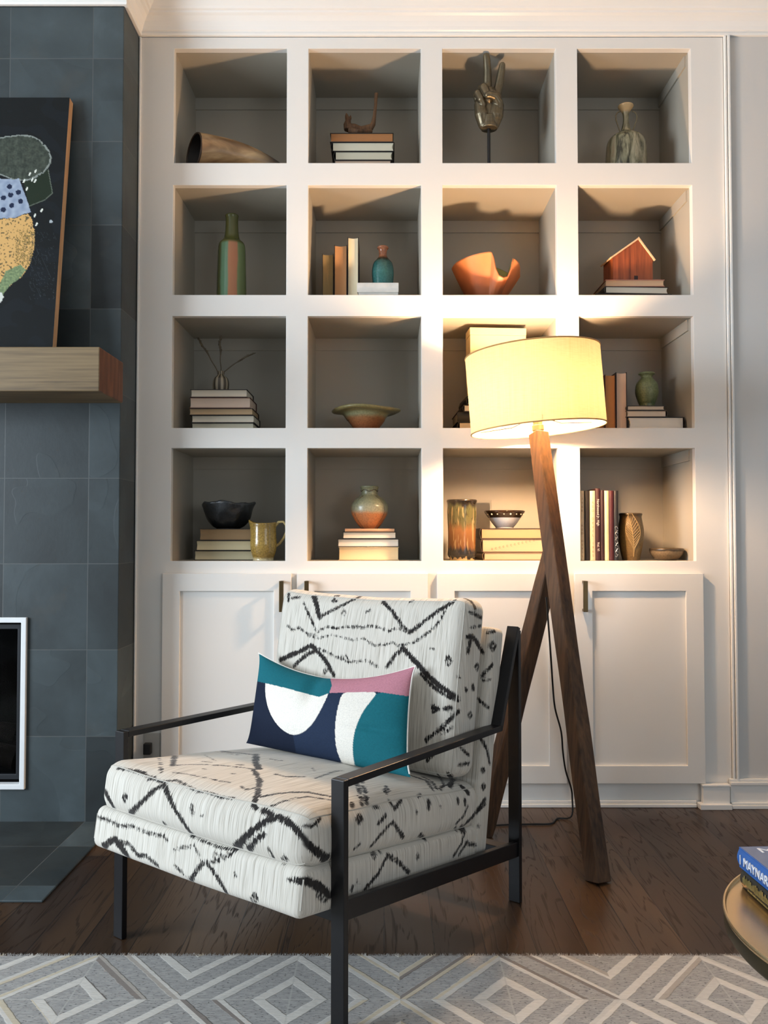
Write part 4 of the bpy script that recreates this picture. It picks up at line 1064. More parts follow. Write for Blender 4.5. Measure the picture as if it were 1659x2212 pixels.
# ================================================================== ARMCHAIR
CH_A = R(-36)
u_ = Vector((math.sin(R(36)), math.cos(R(36)), 0)); w_ = Vector((-math.cos(R(36)), math.sin(R(36)), 0))
FR = Vector((-.0925, -1.475, 0)); CW, CD = .733, .795
c0 = FR + w_ * CW / 2 + u_ * CD / 2
chair = thing('armchair', c0, 'armchair with black flat-bar frame and white cushions in black zigzag pattern', 'chair', rz=CH_A)
CM = wmat(chair)
def cl(x, u, z): return CM @ Vector((x, u - CD / 2, z))       # chair coordinates: x to the right, u back from the front legs
SLOPE = -.151
BW, BT = .035, .016
for s_ in (-1, 1):
    X = s_ * CW / 2; zf = .0135 if s_ > 0 else .0005
    m = MB(); m.beam(cl(X, 0, zf), cl(X, 0, .532), BW, BT, CM.to_3x3() @ Vector((1, 0, 0))); m.build('leg', BLACKM, chair, bevel=.0015)
    m = MB(); m.beam(cl(X, .796, .0005), cl(X, .796, .770), BW, BT, CM.to_3x3() @ Vector((1, 0, 0))); m.build('leg', BLACKM, chair, bevel=.0015)
    m = MB(); m.beam(cl(X, .0085, .5245), cl(X, .690, .512), BW, BT, CM.to_3x3() @ Vector((1, 0, 0))); m.build('armrest', BLACKM, chair, bevel=.0015)
    m = MB(); m.beam(cl(X, .684, .508), cl(X, .793, .780), BW, BT, CM.to_3x3() @ Vector((1, 0, 0))); m.build('back_brace', BLACKM, chair, bevel=.0015)
    m = MB(); m.beam(cl(X + s_ * .004, .008, .260), cl(X + s_ * .004, .790, .150), .016, .042, CM.to_3x3() @ Vector((1, 0, 0))); m.build('side_rail', BLACKM, chair, bevel=.0015)
m = MB(); m.beam(cl(-CW / 2 + .012, .03, .238), cl(CW / 2 - .012, .03, .238), .030, .030, CM.to_3x3() @ Vector((0, 1, 0))); m.build('cross_rail', BLACKM, chair, bevel=.0015)
m = MB(); m.beam(cl(-CW / 2 + .012, .765, .148), cl(CW / 2 - .012, .765, .148), .040, .030, CM.to_3x3() @ Vector((0, 1, 0))); m.build('cross_rail', BLACKM, chair, bevel=.0015)
# cushions
def rbox(h, r, st, fn=None):
    hx, hy, hz = h; n = [max(4, int(round(2 * q / st))) for q in h]
    ids = {}; vs = []; fs = []
    def mapv(p):
        c = [max(-(h[i] - r), min(h[i] - r, p[i])) for i in range(3)]; d = Vector([p[i] - c[i] for i in range(3)])
        v = Vector(c) + (d.normalized() * r if d.length > 1e-9 else d)
        return fn(v) if fn else v
    def vid(i, j, k2):
        key = (i, j, k2)
        if key not in ids:
            ids[key] = len(vs); vs.append(mapv((-hx + 2 * hx * i / n[0], -hy + 2 * hy * j / n[1], -hz + 2 * hz * k2 / n[2])))
        return ids[key]
    for ax in range(3):
        b, c = (ax + 1) % 3, (ax + 2) % 3
        for sd in (0, n[ax]):
            for i in range(n[b]):
                for j in range(n[c]):
                    q = []
                    for di, dj in ((0, 0), (1, 0), (1, 1), (0, 1)):
                        key = [0, 0, 0]; key[ax] = sd; key[b] = i + di; key[c] = j + dj; q.append(vid(*key))
                    fs.append(tuple(q) if sd else tuple(q[::-1]))
    return vs, fs, mapv
def mkcush(h, r, st, fn, M):
    vs, fs, mapv = rbox(h, r, st, fn)
    return [M @ v for v in vs], fs, (lambda p: M @ mapv(p))
pit = math.atan(SLOPE)
def zseat(u): return .475 + SLOPE * (u + .095)
HXS = .349
# seat base: front at u=-.095, runs back to .70
def place(xc, uc, zc, rx): return Matrix.Translation((xc, uc - CD / 2, zc)) @ Matrix.Rotation(rx, 4, 'X')
def wob(amp, sc, sd): return lambda v: mnoise.noise(Vector((v.x * sc, v.y * sc, v.z * sc + sd))) * amp
w1 = wob(.005, 6, 1)
def f_base(v):
    b = .006 * (1 - (v.x / HXS) ** 2); return Vector((v.x, v.y - (b if v.y < 0 else 0), v.z + w1(v) * .4))
uB0, uB1 = -.097, .655; lb = (uB1 - uB0) / 2 / math.cos(pit); zb_mid = .318 + SLOPE * ((uB0 + uB1) / 2 + .095)
base_c = mkcush((HXS, lb, .050), .020, .0065, f_base, place(0, (uB0 + uB1) / 2, zb_mid, pit))
w2 = wob(.010, 5, 4)
SH = .061
def f_seat(v):
    xn, yn = v.x / HXS, v.y / .33
    cr = .028 * max(0, 1 - xn ** 2) ** .8 * max(0, 1 - yn ** 2) ** .8
    z = v.z + (cr + w2(v) * .6 if v.z > 0 else -cr * .15 * 0)
    y = v.y - (.018 * (1 - xn ** 2) * (1 - (v.z / SH) ** 2 * .6) if v.y < 0 else 0)
    x = v.x * (1 + .012 * (1 - (v.z / SH) ** 2) * (1 - yn ** 2 * .8))
    return Vector((x, y, z))
uS0, uS1 = -.080, .63; ls = (uS1 - uS0) / 2 / math.cos(pit); zs_mid = .368 + SH + .0015 + SLOPE * ((uS0 + uS1) / 2 + .095) - .012
seat_c = mkcush((HXS, ls, SH), .042, .0060, f_seat, place(0, (uS0 + uS1) / 2, zs_mid, pit))
# back frame panel and back cushion lean back
lean_b = R(-10.3)
pan_h = .305
def f_pan(v): return v
pan_c = mkcush((HXS + .004, .036, pan_h), .016, .0065, f_pan, place(0, .675, .181 + pan_h * math.cos(lean_b), lean_b))
w3 = wob(.010, 5, 9)
BH, BTK = .240, .062
def f_back(v):
    xn, zn = v.x / .345, v.z / BH
    cr = .026 * max(0, 1 - xn ** 2) ** .8 * max(0, 1 - zn ** 2) ** .8
    y = v.y - ((cr + w3(v) * .5) if v.y < 0 else 0)
    # top sags between the corners
    z = v.z - (.012 * (1 - xn ** 2) * max(0, zn)) + (.006 * xn ** 4 * max(0, zn)) + w3(v) * .35 * max(0, zn)
    return Vector((v.x, y, z))
back_c = mkcush((.341, BTK, BH), .040, .0060, f_back, place(0, .595, .632, R(-9)))
parts = {'seat_base': base_c, 'seat_cushion': seat_c, 'back_panel': pan_c, 'back_cushion': back_c}
# --- woven zigzag pattern: strokes follow the cushion surfaces, as threads dyed into the cloth
B2 = (500, 1240, 2.592); B3 = (180, 1560, 2.676); B4 = (660, 1640, 2.37)
ST = []
def s2(pts, w, d=0): ST.append((B2, pts, w, d))
def s3(pts, w, d=0): ST.append((B3, pts, w, d))
def s4(pts, w, d=0): ST.append((B4, pts, w, d))
def ring_(f, x, y, r, w=8): f([(x, y - r * 1.25), (x + r * .8, y), (x, y + r * 1.25), (x - r * .8, y), (x, y - r * 1.25)], w)
# back cushion
s2([(405, 165), (440, 240), (470, 310)], 11, 1); s2([(462, 125), (480, 180), (492, 245)], 22); s2([(495, 240), (560, 205), (640, 165), (720, 125)], 13)
s2([(850, 155), (905, 215), (950, 280), (1000, 330)], 15); s2([(1005, 325), (1080, 265), (1160, 205), (1250, 150)], 17); s2([(1020, 385), (1100, 330), (1160, 270), (1195, 210)], 13, 1)
s2([(315, 290), (345, 315), (375, 300), (420, 330), (460, 345), (500, 310), (540, 295), (590, 305), (640, 295), (690, 295), (740, 300), (780, 290), (830, 300), (880, 320), (930, 300), (990, 330)], 10, 1)
s2([(430, 345), (490, 360), (560, 340), (620, 355), (680, 370), (740, 360), (800, 400), (870, 395), (900, 380), (930, 400), (1040, 380)], 8, 1)
s2([(275, 480), (330, 455), (390, 430), (445, 400), (490, 440), (530, 490), (575, 570)], 20); s2([(350, 515), (400, 470), (440, 440), (480, 430)], 16); s2([(450, 400), (520, 430), (590, 465), (650, 490), (700, 490), (760, 485), (820, 520)], 10, 1)
s2([(590, 470), (640, 455), (660, 490)], 8, 1); s2([(870, 520), (910, 460), (960, 415)], 16); s2([(960, 415), (1030, 490), (1100, 570), (1170, 630), (1260, 690)], 24); s2([(1060, 560), (1140, 640), (1200, 680), (1270, 710)], 15)
ring_(s2, 630, 218, 12, 6); s2([(755, 212), (775, 203)], 12); ring_(s2, 1215, 485, 19, 11); s2([(1110, 412), (1130, 420)], 9); ring_(s2, 525, 545, 12, 7); s2([(575, 148), (590, 152)], 11); ring_(s2, 572, 148, 10, 7)
s2([(1125, 740), (1155, 755), (1130, 770)], 17); s2([(1195, 755), (1225, 750)], 22); s2([(1272, 768), (1200, 840), (1140, 890), (1090, 930)], 18); s2([(1240, 855), (1180, 900)], 12, 1); s2([(1090, 1050), (1140, 1000)], 16, 1)
s2([(1295, 130), (1340, 150), (1365, 190)], 16); s2([(1330, 210), (1400, 245)], 12); s2([(1335, 300), (1395, 290)], 10, 1); s2([(1320, 350), (1350, 350), (1380, 390), (1405, 440)], 20); s2([(1325, 440), (1340, 370)], 18)
ring_(s2, 1375, 520, 14, 10); s2([(1350, 625), (1355, 645)], 16); s2([(1312, 640), (1318, 655)], 14); ring_(s2, 1335, 790, 14, 9); s2([(1280, 970), (1330, 1015)], 12); s2([(1270, 1070), (1330, 1060)], 11)
s2([(380, 82), (470, 90), (540, 105)], 6, 1); s2([(640, 98), (760, 108), (900, 110), (1000, 120)], 6, 1); s2([(740, 112), (790, 108)], 10); s2([(960, 128), (990, 128)], 9); s2([(1000, 155), (1015, 150)], 12); s2([(320, 110), (320, 150)], 12); s2([(340, 135), (380, 130)], 11)
s2([(580, 122), (605, 122)], 9); s2([(1265, 575), (1280, 585)], 9)
# back panel side
s2([(1435, 330), (1475, 320)], 14); ring_(s2, 1463, 405, 20, 13); s2([(1395, 575), (1460, 510)], 15); s2([(1405, 600), (1450, 590)], 10); s2([(1380, 700), (1440, 750)], 13); s2([(1390, 910), (1430, 980), (1445, 1060)], 14); s2([(1360, 1345), (1420, 1260)], 15); ring_(s2, 1410, 1100, 12, 9); s2([(1450, 290), (1480, 295)], 9)
# seat cushion front and top
s3([(115, 380), (140, 430), (180, 500)], 18); s3([(270, 530), (330, 470), (400, 400), (465, 360)], 19); s3([(465, 360), (500, 440), (540, 520), (590, 600), (640, 660)], 18); s3([(640, 660), (700, 690), (780, 720), (880, 745)], 12, 1)
s3([(880, 735), (930, 670), (1000, 610), (1080, 560), (1130, 550), (1190, 580), (1240, 630), (1290, 690)], 28); s3([(960, 735), (1000, 680), (1050, 650)], 22); s3([(1290, 700), (1340, 740), (1400, 790)], 32); s3([(1040, 510), (1090, 535)], 24)
s3([(1280, 600), (1330, 600), (1370, 555)], 14); s3([(190, 265), (260, 275), (330, 290), (390, 320), (450, 345), (540, 335), (600, 365), (660, 400), (720, 405), (800, 435), (880, 440)], 11, 1); s3([(300, 280), (350, 295)], 16); s3([(380, 330), (410, 320)], 16)
ring_(s3, 240, 435, 16, 10); ring_(s3, 625, 490, 11, 8); ring_(s3, 630, 525, 10, 7); s3([(470, 585), (480, 600)], 11); ring_(s3, 1165, 795, 18, 9); s3([(1070, 730), (1100, 790)], 12, 1); s3([(680, 540), (690, 540)], 8)
s3([(350, 165), (410, 178)], 8, 1); s3([(435, 195), (445, 230), (450, 290)], 13, 1); s3([(500, 150), (530, 190), (515, 250)], 20); s3([(510, 250), (600, 245), (700, 245), (800, 250), (900, 260), (980, 270)], 8); s3([(660, 135), (760, 160), (850, 175), (920, 180), (1000, 190)], 13); s3([(680, 150), (780, 172), (900, 190)], 7, 1)
s3([(1000, 185), (995, 230), (1015, 270)], 24); s3([(985, 275), (1020, 340), (1005, 430)], 19); s3([(1000, 430), (985, 480), (1000, 500)], 22); s3([(1030, 430), (1110, 415), (1200, 405), (1300, 405), (1430, 430)], 13); s3([(1080, 490), (1150, 460), (1220, 440), (1300, 430), (1430, 450)], 10, 1); s3([(1110, 300), (1170, 315), (1280, 315)], 10)
s3([(1340, 325), (1450, 285), (1500, 280)], 8); s3([(680, 225), (740, 232)], 7); s3([(890, 245), (925, 248)], 10); s3([(690, 270), (715, 272)], 6); s3([(910, 370), (940, 390), (990, 380)], 8); s3([(1070, 210), (1120, 220), (1160, 222)], 7, 1); s3([(700, 190), (770, 225)], 5); s3([(855, 298), (880, 298)], 6)
s3([(520, 290), (600, 300), (700, 320), (790, 340), (860, 350)], 8, 1); s3([(860, 120), (900, 130)], 5); s3([(1325, 265), (1340, 285)], 7)
# seat cushion side
s4([(255, 105), (275, 160), (290, 240)], 14, 1); s4([(285, 105), (305, 160), (316, 240)], 14, 1); ring_(s4, 413, 157, 16, 8); ring_(s4, 275, 305, 17, 14); s4([(370, 330), (410, 290)], 14, 1); s4([(350, 245), (370, 245)], 12); s4([(335, 445), (390, 380), (445, 320)], 12); s4([(445, 320), (475, 360), (500, 400)], 14); s4([(430, 215), (455, 255), (490, 210)], 13)
s4([(630, 215), (632, 248)], 20); s4([(570, 268), (575, 275)], 10); s4([(690, 240), (692, 242)], 8); s4([(575, 190), (590, 180)], 9); s4([(545, 85), (620, 110), (650, 155)], 12); s4([(600, 90), (650, 115), (670, 150)], 9); s4([(680, 80), (710, 130), (690, 155)], 10); s4([(730, 75), (755, 105), (738, 140)], 18); s4([(800, 140), (830, 170)], 20)
s4([(780, 205), (782, 225)], 15); s4([(815, 210), (817, 230)], 15); s4([(770, 330), (810, 290), (830, 240)], 9); s4([(240, 465), (280, 435)], 8, 1); s4([(235, 240), (240, 225)], 18)
# seat base
s3([(80, 550), (150, 570), (200, 595), (290, 605), (370, 640), (470, 660), (490, 690)], 12, 1); s3([(120, 720), (150, 690), (185, 680), (230, 740), (260, 780)], 24); s3([(200, 690), (260, 700), (320, 775), (360, 770), (430, 830)], 13); s3([(520, 740), (600, 720), (640, 710), (670, 770)], 9, 1); s3([(530, 830), (580, 880)], 9)
s3([(620, 915), (660, 850), (700, 810)], 19); s3([(700, 810), (780, 800), (860, 760)], 14, 1); s3([(720, 820), (770, 890), (830, 990)], 15); ring_(s3, 990, 1020, 22, 10); s3([(875, 880), (885, 890)], 12); s3([(1180, 910), (1220, 910)], 14); s3([(1240, 920), (1300, 920), (1360, 950), (1420, 1000)], 32); s3([(1350, 1000), (1400, 1040)], 12); s3([(560, 722), (580, 718)], 10); s3([(750, 760), (800, 765)], 10, 1)
s4([(0, 615), (60, 650), (130, 700)], 22); s4([(300, 670), (370, 590), (420, 490)], 12); s4([(420, 490), (480, 530), (530, 580)], 14); ring_(s4, 350, 490, 13, 10); s4([(268, 620), (272, 632)], 9); s4([(235, 670), (245, 650)], 15); ring_(s4, 572, 500, 12, 5); s4([(585, 390), (610, 410)], 14); s4([(765, 350), (770, 365)], 12); ring_(s4, 798, 355, 12, 12); s4([(755, 500), (800, 430), (815, 370)], 9); s4([(785, 490), (830, 420)], 8)
s4([(820, 330), (860, 290), (920, 230)], 13); ring_(s4, 885, 345, 10, 5); s4([(820, 430), (870, 440)], 11); ring_(s4, 910, 140, 12, 9); s4([(905, 50), (915, 60)], 12); s4([(375, 470), (385, 480)], 9)
av = []; af = []; own = []
for nm, (vs, fs, _) in parts.items():
    o = len(av); av += vs; af += [tuple(i + o for i in f) for f in fs]; own += [nm] * len(fs)
bvh = BVHTree.FromPolygons(av, af)
cinv = CM.inverted(); co = cinv @ CAM; crot = cinv.to_3x3()
hits = {nm: [] for nm in parts}
rnd = random.Random(3)
for (bx0, by0, zm), pts, w, dash in ST:
    for (xa_, ya_), (xb_, yb_) in zip(pts, pts[1:]):
        n = max(2, int(math.hypot(xb_ - xa_, yb_ - ya_) / 5)); ph = rnd.random() * 6
        for i in range(n + 1):
            if dash and math.sin(i * 5 * .22 + ph) < -.25: continue
            t = i / n; px, py = bx0 + (xa_ + (xb_ - xa_) * t) / zm, by0 + (ya_ + (yb_ - ya_) * t) / zm
            loc, nor, idx, dist = bvh.ray_cast(co, (crot @ ray(px, py)).normalized())
            if loc is None: continue
            r_ = ((w / zm) / 2 * dist / FPX * min(1.6, abs(nor.dot((crot @ ray(px, py)).normalized())) ** -.5) + .0005) * rnd.uniform(.85, 1.2)
            nm = own[idx]; hits[nm].append((loc, r_))
            if abs(nor.x) > .75: hits[nm].append((Vector((-loc.x, loc.y, loc.z)), r_))          # the far side is dyed like the near one
            if nm == 'back_cushion' and nor.y < -.6: hits['back_panel'].append((Vector((loc.x, .72 - CD / 2 + (loc.z - .45) * .18, loc.z - .1)), r_))
# cloth
k = NT('zigzag_cloth'); ink = k.n('ShaderNodeAttribute', attribute_name='ink').outputs['Fac']; sd = k.n('ShaderNodeAttribute', attribute_name='flank').outputs['Fac']
p = k.sep(k.tc()); across = k.mth('ADD', k.mth('MULTIPLY', p[0], k.mth('SUBTRACT', 1.0, sd)), k.mth('MULTIPLY', p[1], sd)); along = k.mth('ADD', p[2], k.mth('MULTIPLY', p[1], k.mth('SUBTRACT', 1.0, sd)))
thr = k.noise(k.comb(k.mth('MULTIPLY', across, 420), k.mth('MULTIPLY', along, 9), 0.0), 1, 2); thr2 = k.noise(k.comb(k.mth('MULTIPLY', across, 640), k.mth('MULTIPLY', along, 60), 0.0), 1, 2)
rag = k.mth('ADD', k.mth('MULTIPLY', k.mth('SUBTRACT', thr2, .5), .018), k.mth('MULTIPLY', k.mth('SUBTRACT', thr, .5), .012))
msk = k.mth('SUBTRACT', 1.0, k.smooth(k.mth('ADD', ink, rag), -.0008, .0012))
basec = k.ramp(thr, [(.28, lin((154, 148, 136))), (.42, lin((194, 189, 178))), (.62, lin((213, 209, 199)))])
blk = k.ramp(thr2, [(.35, lin((22, 21, 22))), (.68, lin((52, 48, 45)))])
col = k.mix(msk, basec, blk)
k.bump(k.mth('ADD', thr, k.mth('MULTIPLY', thr2, .6)), .22, .002)
CLOTH = k.done(col, .9, 0, .15); k.b.inputs['Sheen Weight'].default_value = .15
cobj = {}
for nm, (vs, fs, mapv) in parts.items():
    me = bpy.data.meshes.new(nm); me.from_pydata(vs, [], fs); me.polygons.foreach_set('use_smooth', [True] * len(fs)); me.materials.append(CLOTH)
    bm = bmesh.new(); bm.from_mesh(me); bmesh.ops.recalc_face_normals(bm, faces=bm.faces); bm.to_mesh(me); bm.free()
    kd = kdtree.KDTree(max(1, len(hits[nm])))
    for i, (l, r_) in enumerate(hits[nm]): kd.insert(l, i)
    kd.balance()
    iv = []; fl = []
    for v in me.vertices:
        d = .05
        for q, i, dd in kd.find_n(v.co, 5): d = min(d, dd - hits[nm][i][1])
        iv.append(d); fl.append(min(1, max(0, (abs(v.normal.x) - .6) / .15)))
    a1 = me.attributes.new('ink', 'FLOAT', 'POINT'); a1.data.foreach_set('value', iv)
    a2 = me.attributes.new('flank', 'FLOAT', 'POINT'); a2.data.foreach_set('value', fl)
    o = bpy.data.objects.new(nm, me); COL.objects.link(o); o.parent = chair; cobj[nm] = o
# seams
SEAM = mat('seam_cloth', (186, 182, 172), .9)
def seam(nm, path, r=.0016):
    mapv = parts[nm][2]; m = MB(); m.tube([CM @ mapv(p_) for p_ in path], r, 6, cap=False); m.build('seam', SEAM, cobj[nm])
def rect(h1, h2, n=60):
    q = []
    for a, b in (((-1, -1), (1, -1)), ((1, -1), (1, 1)), ((1, 1), (-1, 1)), ((-1, 1), (-1, -1))):
        for i in range(n): t = i / n; q.append(((a[0] + (b[0] - a[0]) * t) * h1, (a[1] + (b[1] - a[1]) * t) * h2))
    return q + [q[0]]
seam('back_cushion', [(a, -BTK, b) for a, b in rect(.341, BH)]); seam('back_cushion', [(a, BTK, b) for a, b in rect(.341, BH)])
seam('seat_cushion', [(a, b, SH) for a, b in rect(HXS, ls)]); seam('seat_cushion', [(a, b, -SH) for a, b in rect(HXS, ls)])
for s_ in (-1, 1): seam('seat_base', [(s_ * HXS, -lb, -.03 + .06 * i / 8) for i in range(9)], .0018)

def chaikin(pg, n=3):
    for _ in range(n):
        q = []
        for i in range(len(pg)):
            a, b = pg[i], pg[(i + 1) % len(pg)]; q += [(a[0] * .75 + b[0] * .25, a[1] * .75 + b[1] * .25), (a[0] * .25 + b[0] * .75, a[1] * .25 + b[1] * .75)]
        pg = q
    return pg
# ---------------- lumbar pillow
pl = thing('throw_pillow', CM @ Vector((-.02, .36 - CD / 2, .43)), 'lumbar pillow with teal, pink, navy and white shapes on the armchair', 'pillow', rz=CH_A)
def cpt(px, py, uu):
    """point of the photo on the upright plane u = uu of the chair, in chair coordinates"""
    d = crot @ ray(px, py); t = ((uu - CD / 2) - co.y) / d.y; return co + d * t
cTL, cTR, cBR, cBL = cpt(563, 1411, .485), cpt(893, 1438, .485), cpt(881, 1678, .365), cpt(536, 1606, .37)
TEAL, PINK, NAVY, NAVY2, PWH = (22, 102, 114), (192, 132, 146), (22, 32, 52), (34, 48, 72), (236, 232, 222)
TEALB = [(60, 585), (150, 602), (250, 625), (330, 645), (400, 665), (490, 688), (520, 677), (548, 666), (562, 625), (552, 572), (540, 300), (60, 300)]
PINKB = [(540, 300), (552, 572), (562, 625), (548, 666), (700, 662), (820, 660), (975, 682), (1100, 690), (1100, 300)]
CIRC = [(193, 560), (187, 660), (200, 740), (235, 820), (290, 880), (345, 905), (400, 890), (450, 845), (490, 780), (525, 710), (548, 660), (548, 560)]
BAND = [(626, 655), (605, 710), (590, 770), (580, 840), (580, 920), (588, 985), (610, 1040), (660, 1160), (720, 1160), (690, 1080), (680, 1010), (678, 950), (690, 880), (710, 820), (745, 755), (790, 700), (822, 655)]
RGT = [(822, 655), (790, 700), (745, 755), (710, 820), (690, 880), (678, 950), (680, 1010), (690, 1080), (720, 1160), (1200, 1200), (1200, 655)]
CIRC, BAND, RGT = chaikin(CIRC), chaikin(BAND), chaikin(RGT)
def pcol(v):
    """v: a point of the pillow front; the appliqued shapes were measured from the photo"""
    x, y = proj(CM @ v); x = (x - 500) * 2.592; y = (y - 1240) * 2.592
    if inpoly(x, y, TEALB): return TEAL
    if inpoly(x, y, PINKB): return PINK
    if inpoly(x, y, CIRC): return PWH
    if inpoly(x, y, BAND): return PWH
    if inpoly(x, y, RGT): return TEAL
    return NAVY if x < 345 + (y - 905) * .17 else NAVY2
NS, NTT = 300, 160; vs = []; fs = []; cs = []
nrm = ((cTR - cTL).cross(cBL - cTL)).normalized()
if nrm.y > 0: nrm = -nrm
for side in (0, 1):
    for j in range(NTT + 1):
        for i in range(NS + 1):
            s, t = i / NS, j / NTT; a, b = 2 * s - 1, 2 * t - 1
            # sides curve inwards between the corners
            s2_ = .5 + (s - .5) * (1 - .03 * (1 - b * b) + .03 * abs(b) ** 8); t2 = t + .205 * (1 - a * a) * (1 - t) - .0 * t
            base_ = cTL.lerp(cTR, s2_).lerp(cBL.lerp(cBR, s2_), t2)
            th = .072 * ((1 - a * a) ** .55) * ((1 - b * b) ** .55) 
            th += .003 * mnoise.noise(Vector((s * 4, t * 3, side * 3))) * (1 - a * a) * (1 - b * b)
            if side == 0:
                dent = math.exp(-((s - .46) / .05) ** 2 - ((t - .18) / .22) ** 2); th -= .016 * dent
                crease = math.exp(-((t - .62 - .12 * (s - .8)) / .035) ** 2) * max(0, 1 - abs(s - .83) / .15); th -= .006 * crease
            q_ = base_ + nrm * (th if side == 0 else -th * .7); vs.append(q_); cs.append((*lin(pcol(q_) if side == 0 else PWH), 1))
    o_ = side * (NS + 1) * (NTT + 1)
    for j in range(NTT):
        for i in range(NS):
            q = o_ + j * (NS + 1) + i; f = (q, q + NS + 1, q + NS + 2, q + 1); fs.append(f if side == 0 else f[::-1])
k = NT('pillow_cloth'); at = k.n('ShaderNodeAttribute', attribute_name='paint'); p = k.sep(k.tc())
wv = k.noise(k.comb(k.mth('MULTIPLY', p[0], 300), k.mth('MULTIPLY', p[1], 60), k.mth('MULTIPLY', p[2], 420)), 1, 2)
col = k.mix(1.0, at.outputs['Color'], k.ramp(wv, [(.3, (.84, .84, .84)), (.65, (1, 1, 1))]), 'MULTIPLY')
k.bump(wv, .3, .002); PCL = k.done(col, .85, 0, .2)
m = MB(); m.add([CM @ v for v in vs], fs, 0, True); po = m.build('pillow_cover', PCL, pl)
ca = po.data.color_attributes.new('paint', 'FLOAT_COLOR', 'POINT'); ca.data.foreach_set('color', np.array(cs, dtype=np.float32).ravel())
m = MB(); e = []
for i in range(61): e.append(vs[i * NS // 60])
m.tube([CM @ v for v in [vs[i] for i in range(0, NS + 1, 5)] + [vs[j * (NS + 1) + NS] for j in range(1, NTT + 1, 5)] ], .0024, 6)
m.build('piping', mat('white_piping', (236, 232, 224), .8), pl)

# ================================================================== RUG
ry1 = PF(830, 2063.5, .01).y
xc_ = PF(1103, 2159, .012); PXR = .2453; PYR = .283
k = NT('hide_rug'); g = k.n('ShaderNodeNewGeometry'); p = k.sep(g.outputs['Position'])
jit = k.noise(g.outputs['Position'], 45, 2); jj = k.mth('MULTIPLY', k.mth('SUBTRACT', jit, .5), .035)
gx = k.mth('DIVIDE', k.mth('SUBTRACT', p[0], xc_.x), 2 * PXR); gy = k.mth('DIVIDE', k.mth('SUBTRACT', p[1], xc_.y), 2 * PYR)
fx = k.mth('MULTIPLY', k.mth('SUBTRACT', gx, k.mth('ROUND', gx)), 2.0); fy = k.mth('MULTIPLY', k.mth('SUBTRACT', gy, k.mth('ROUND', gy)), 2.0)
r0 = k.mth('ADD', k.mth('ABSOLUTE', fx), k.mth('ABSOLUTE', fy)); rr = k.mth('MINIMUM', r0, k.mth('SUBTRACT', 2.0, r0)); rj = k.mth('ADD', rr, jj)
def band(a, b): return k.mth('MULTIPLY', k.smooth(rj, a - .008, a + .008), k.mth('SUBTRACT', 1.0, k.smooth(rj, b - .008, b + .008)))
b1, b2 = band(.22, .345), band(.60, .715)
rk = k.mth('ADD', r0, jj); b3 = k.mth('MULTIPLY', k.smooth(rk, .935, .951), k.mth('SUBTRACT', 1.0, k.smooth(rk, 1.045, 1.061)))
ringid = k.mth('FLOOR', k.mth('MULTIPLY', rr, 3.0))
quad = k.mth('ADD', k.mth('SIGN', fx), k.mth('MULTIPLY', k.mth('SIGN', fy), 3.0))
wn = k.n('ShaderNodeTexWhiteNoise', noise_dimensions='4D'); k.lk(k.comb(k.mth('ADD', k.mth('FLOOR', k.mth('MULTIPLY', gx, 2.0)), .5), k.mth('ADD', k.mth('FLOOR', k.mth('MULTIPLY', gy, 2.0)), .5), k.mth('ADD', ringid, k.mth('MULTIPLY', k.mth('GREATER_THAN', r0, 1.0), 5.0))), wn.inputs['Vector']); k.lk(quad, wn.inputs['W'])
strip = k.ramp(wn.outputs['Value'], [(0, lin((206, 202, 194))), (.66, lin((196, 193, 186))), (.76, lin((196, 184, 160))), (.86, lin((168, 160, 150))), (.96, lin((126, 116, 108)))], 'CONSTANT')
hair = k.noise(k.mp(g.outputs['Position'], (60, 300, 60), rot=(0, 0, .5)), 1, 3); spk = k.noise(k.mp(g.outputs['Position'], (110, 260, 1)), 1, 2)
gr = k.ramp(hair, [(.3, lin((132, 131, 129))), (.7, lin((166, 164, 160)))])
gr = k.mix(k.smooth(spk, .60, .67), gr, lin((84, 82, 82)))
tonei = k.mth('MULTIPLY', k.mth('SUBTRACT', k.n('ShaderNodeTexWhiteNoise', noise_dimensions='1D').outputs[0], .5), 0.0)
strip = k.mix(1.0, strip, k.ramp(hair, [(.3, (.86, .86, .86)), (.7, (1, 1, 1))]), 'MULTIPLY')
msk = k.mth('MINIMUM', 1.0, k.mth('ADD', b1, k.mth('ADD', b2, b3)))
col = k.mix(msk, gr, strip)
seamm = k.mth('MULTIPLY', k.mth('SUBTRACT', 1.0, k.smooth(k.mth('MINIMUM', k.mth('ABSOLUTE', fx), k.mth('ABSOLUTE', fy)), .004, .012)), .5)
col = k.mix(seamm, col, lin((176, 174, 168)))
k.bump(k.mth('ADD', k.mth('MULTIPLY', hair, .7), k.mth('MULTIPLY', msk, .6)), .5, .004)
RUG = k.done(col, .9, 0, .15); k.b.inputs['Sheen Weight'].default_value = .2
m = MB(); NX = 420; x0, x1 = -2.4, 2.0; y0 = -3.4; top_ = []
for i in range(NX + 1):
    x = x0 + (x1 - x0) * i / NX; yy = ry1 + .0022 * mnoise.noise(Vector((x * 60, 0, 0))) + .003 * mnoise.noise(Vector((x * 5, 3, 0)))
    top_.append((x, yy))
vs = []; fs = []
for (x, y) in top_: vs += [(x, y0, .012), (x, y - .006, .012), (x, y, .007), (x, y, .0005), (x, y0, .0005)]
for i in range(NX):
    for q in range(5): a = i * 5 + q; b = i * 5 + (q + 1) % 5; fs.append((a, a + 5, b + 5, b))
fs.append((0, 1, 2, 3, 4)); fs.append(tuple(NX * 5 + q for q in (4, 3, 2, 1, 0)))
m.add(vs, fs)
rug = tag(m.build('rug', RUG, origin=(0, ry1 - 1.1, 0.0)), 'grey and cream patchwork rug with concentric diamonds under the armchair', 'rug')
m = MB(); rnd = random.Random(5)
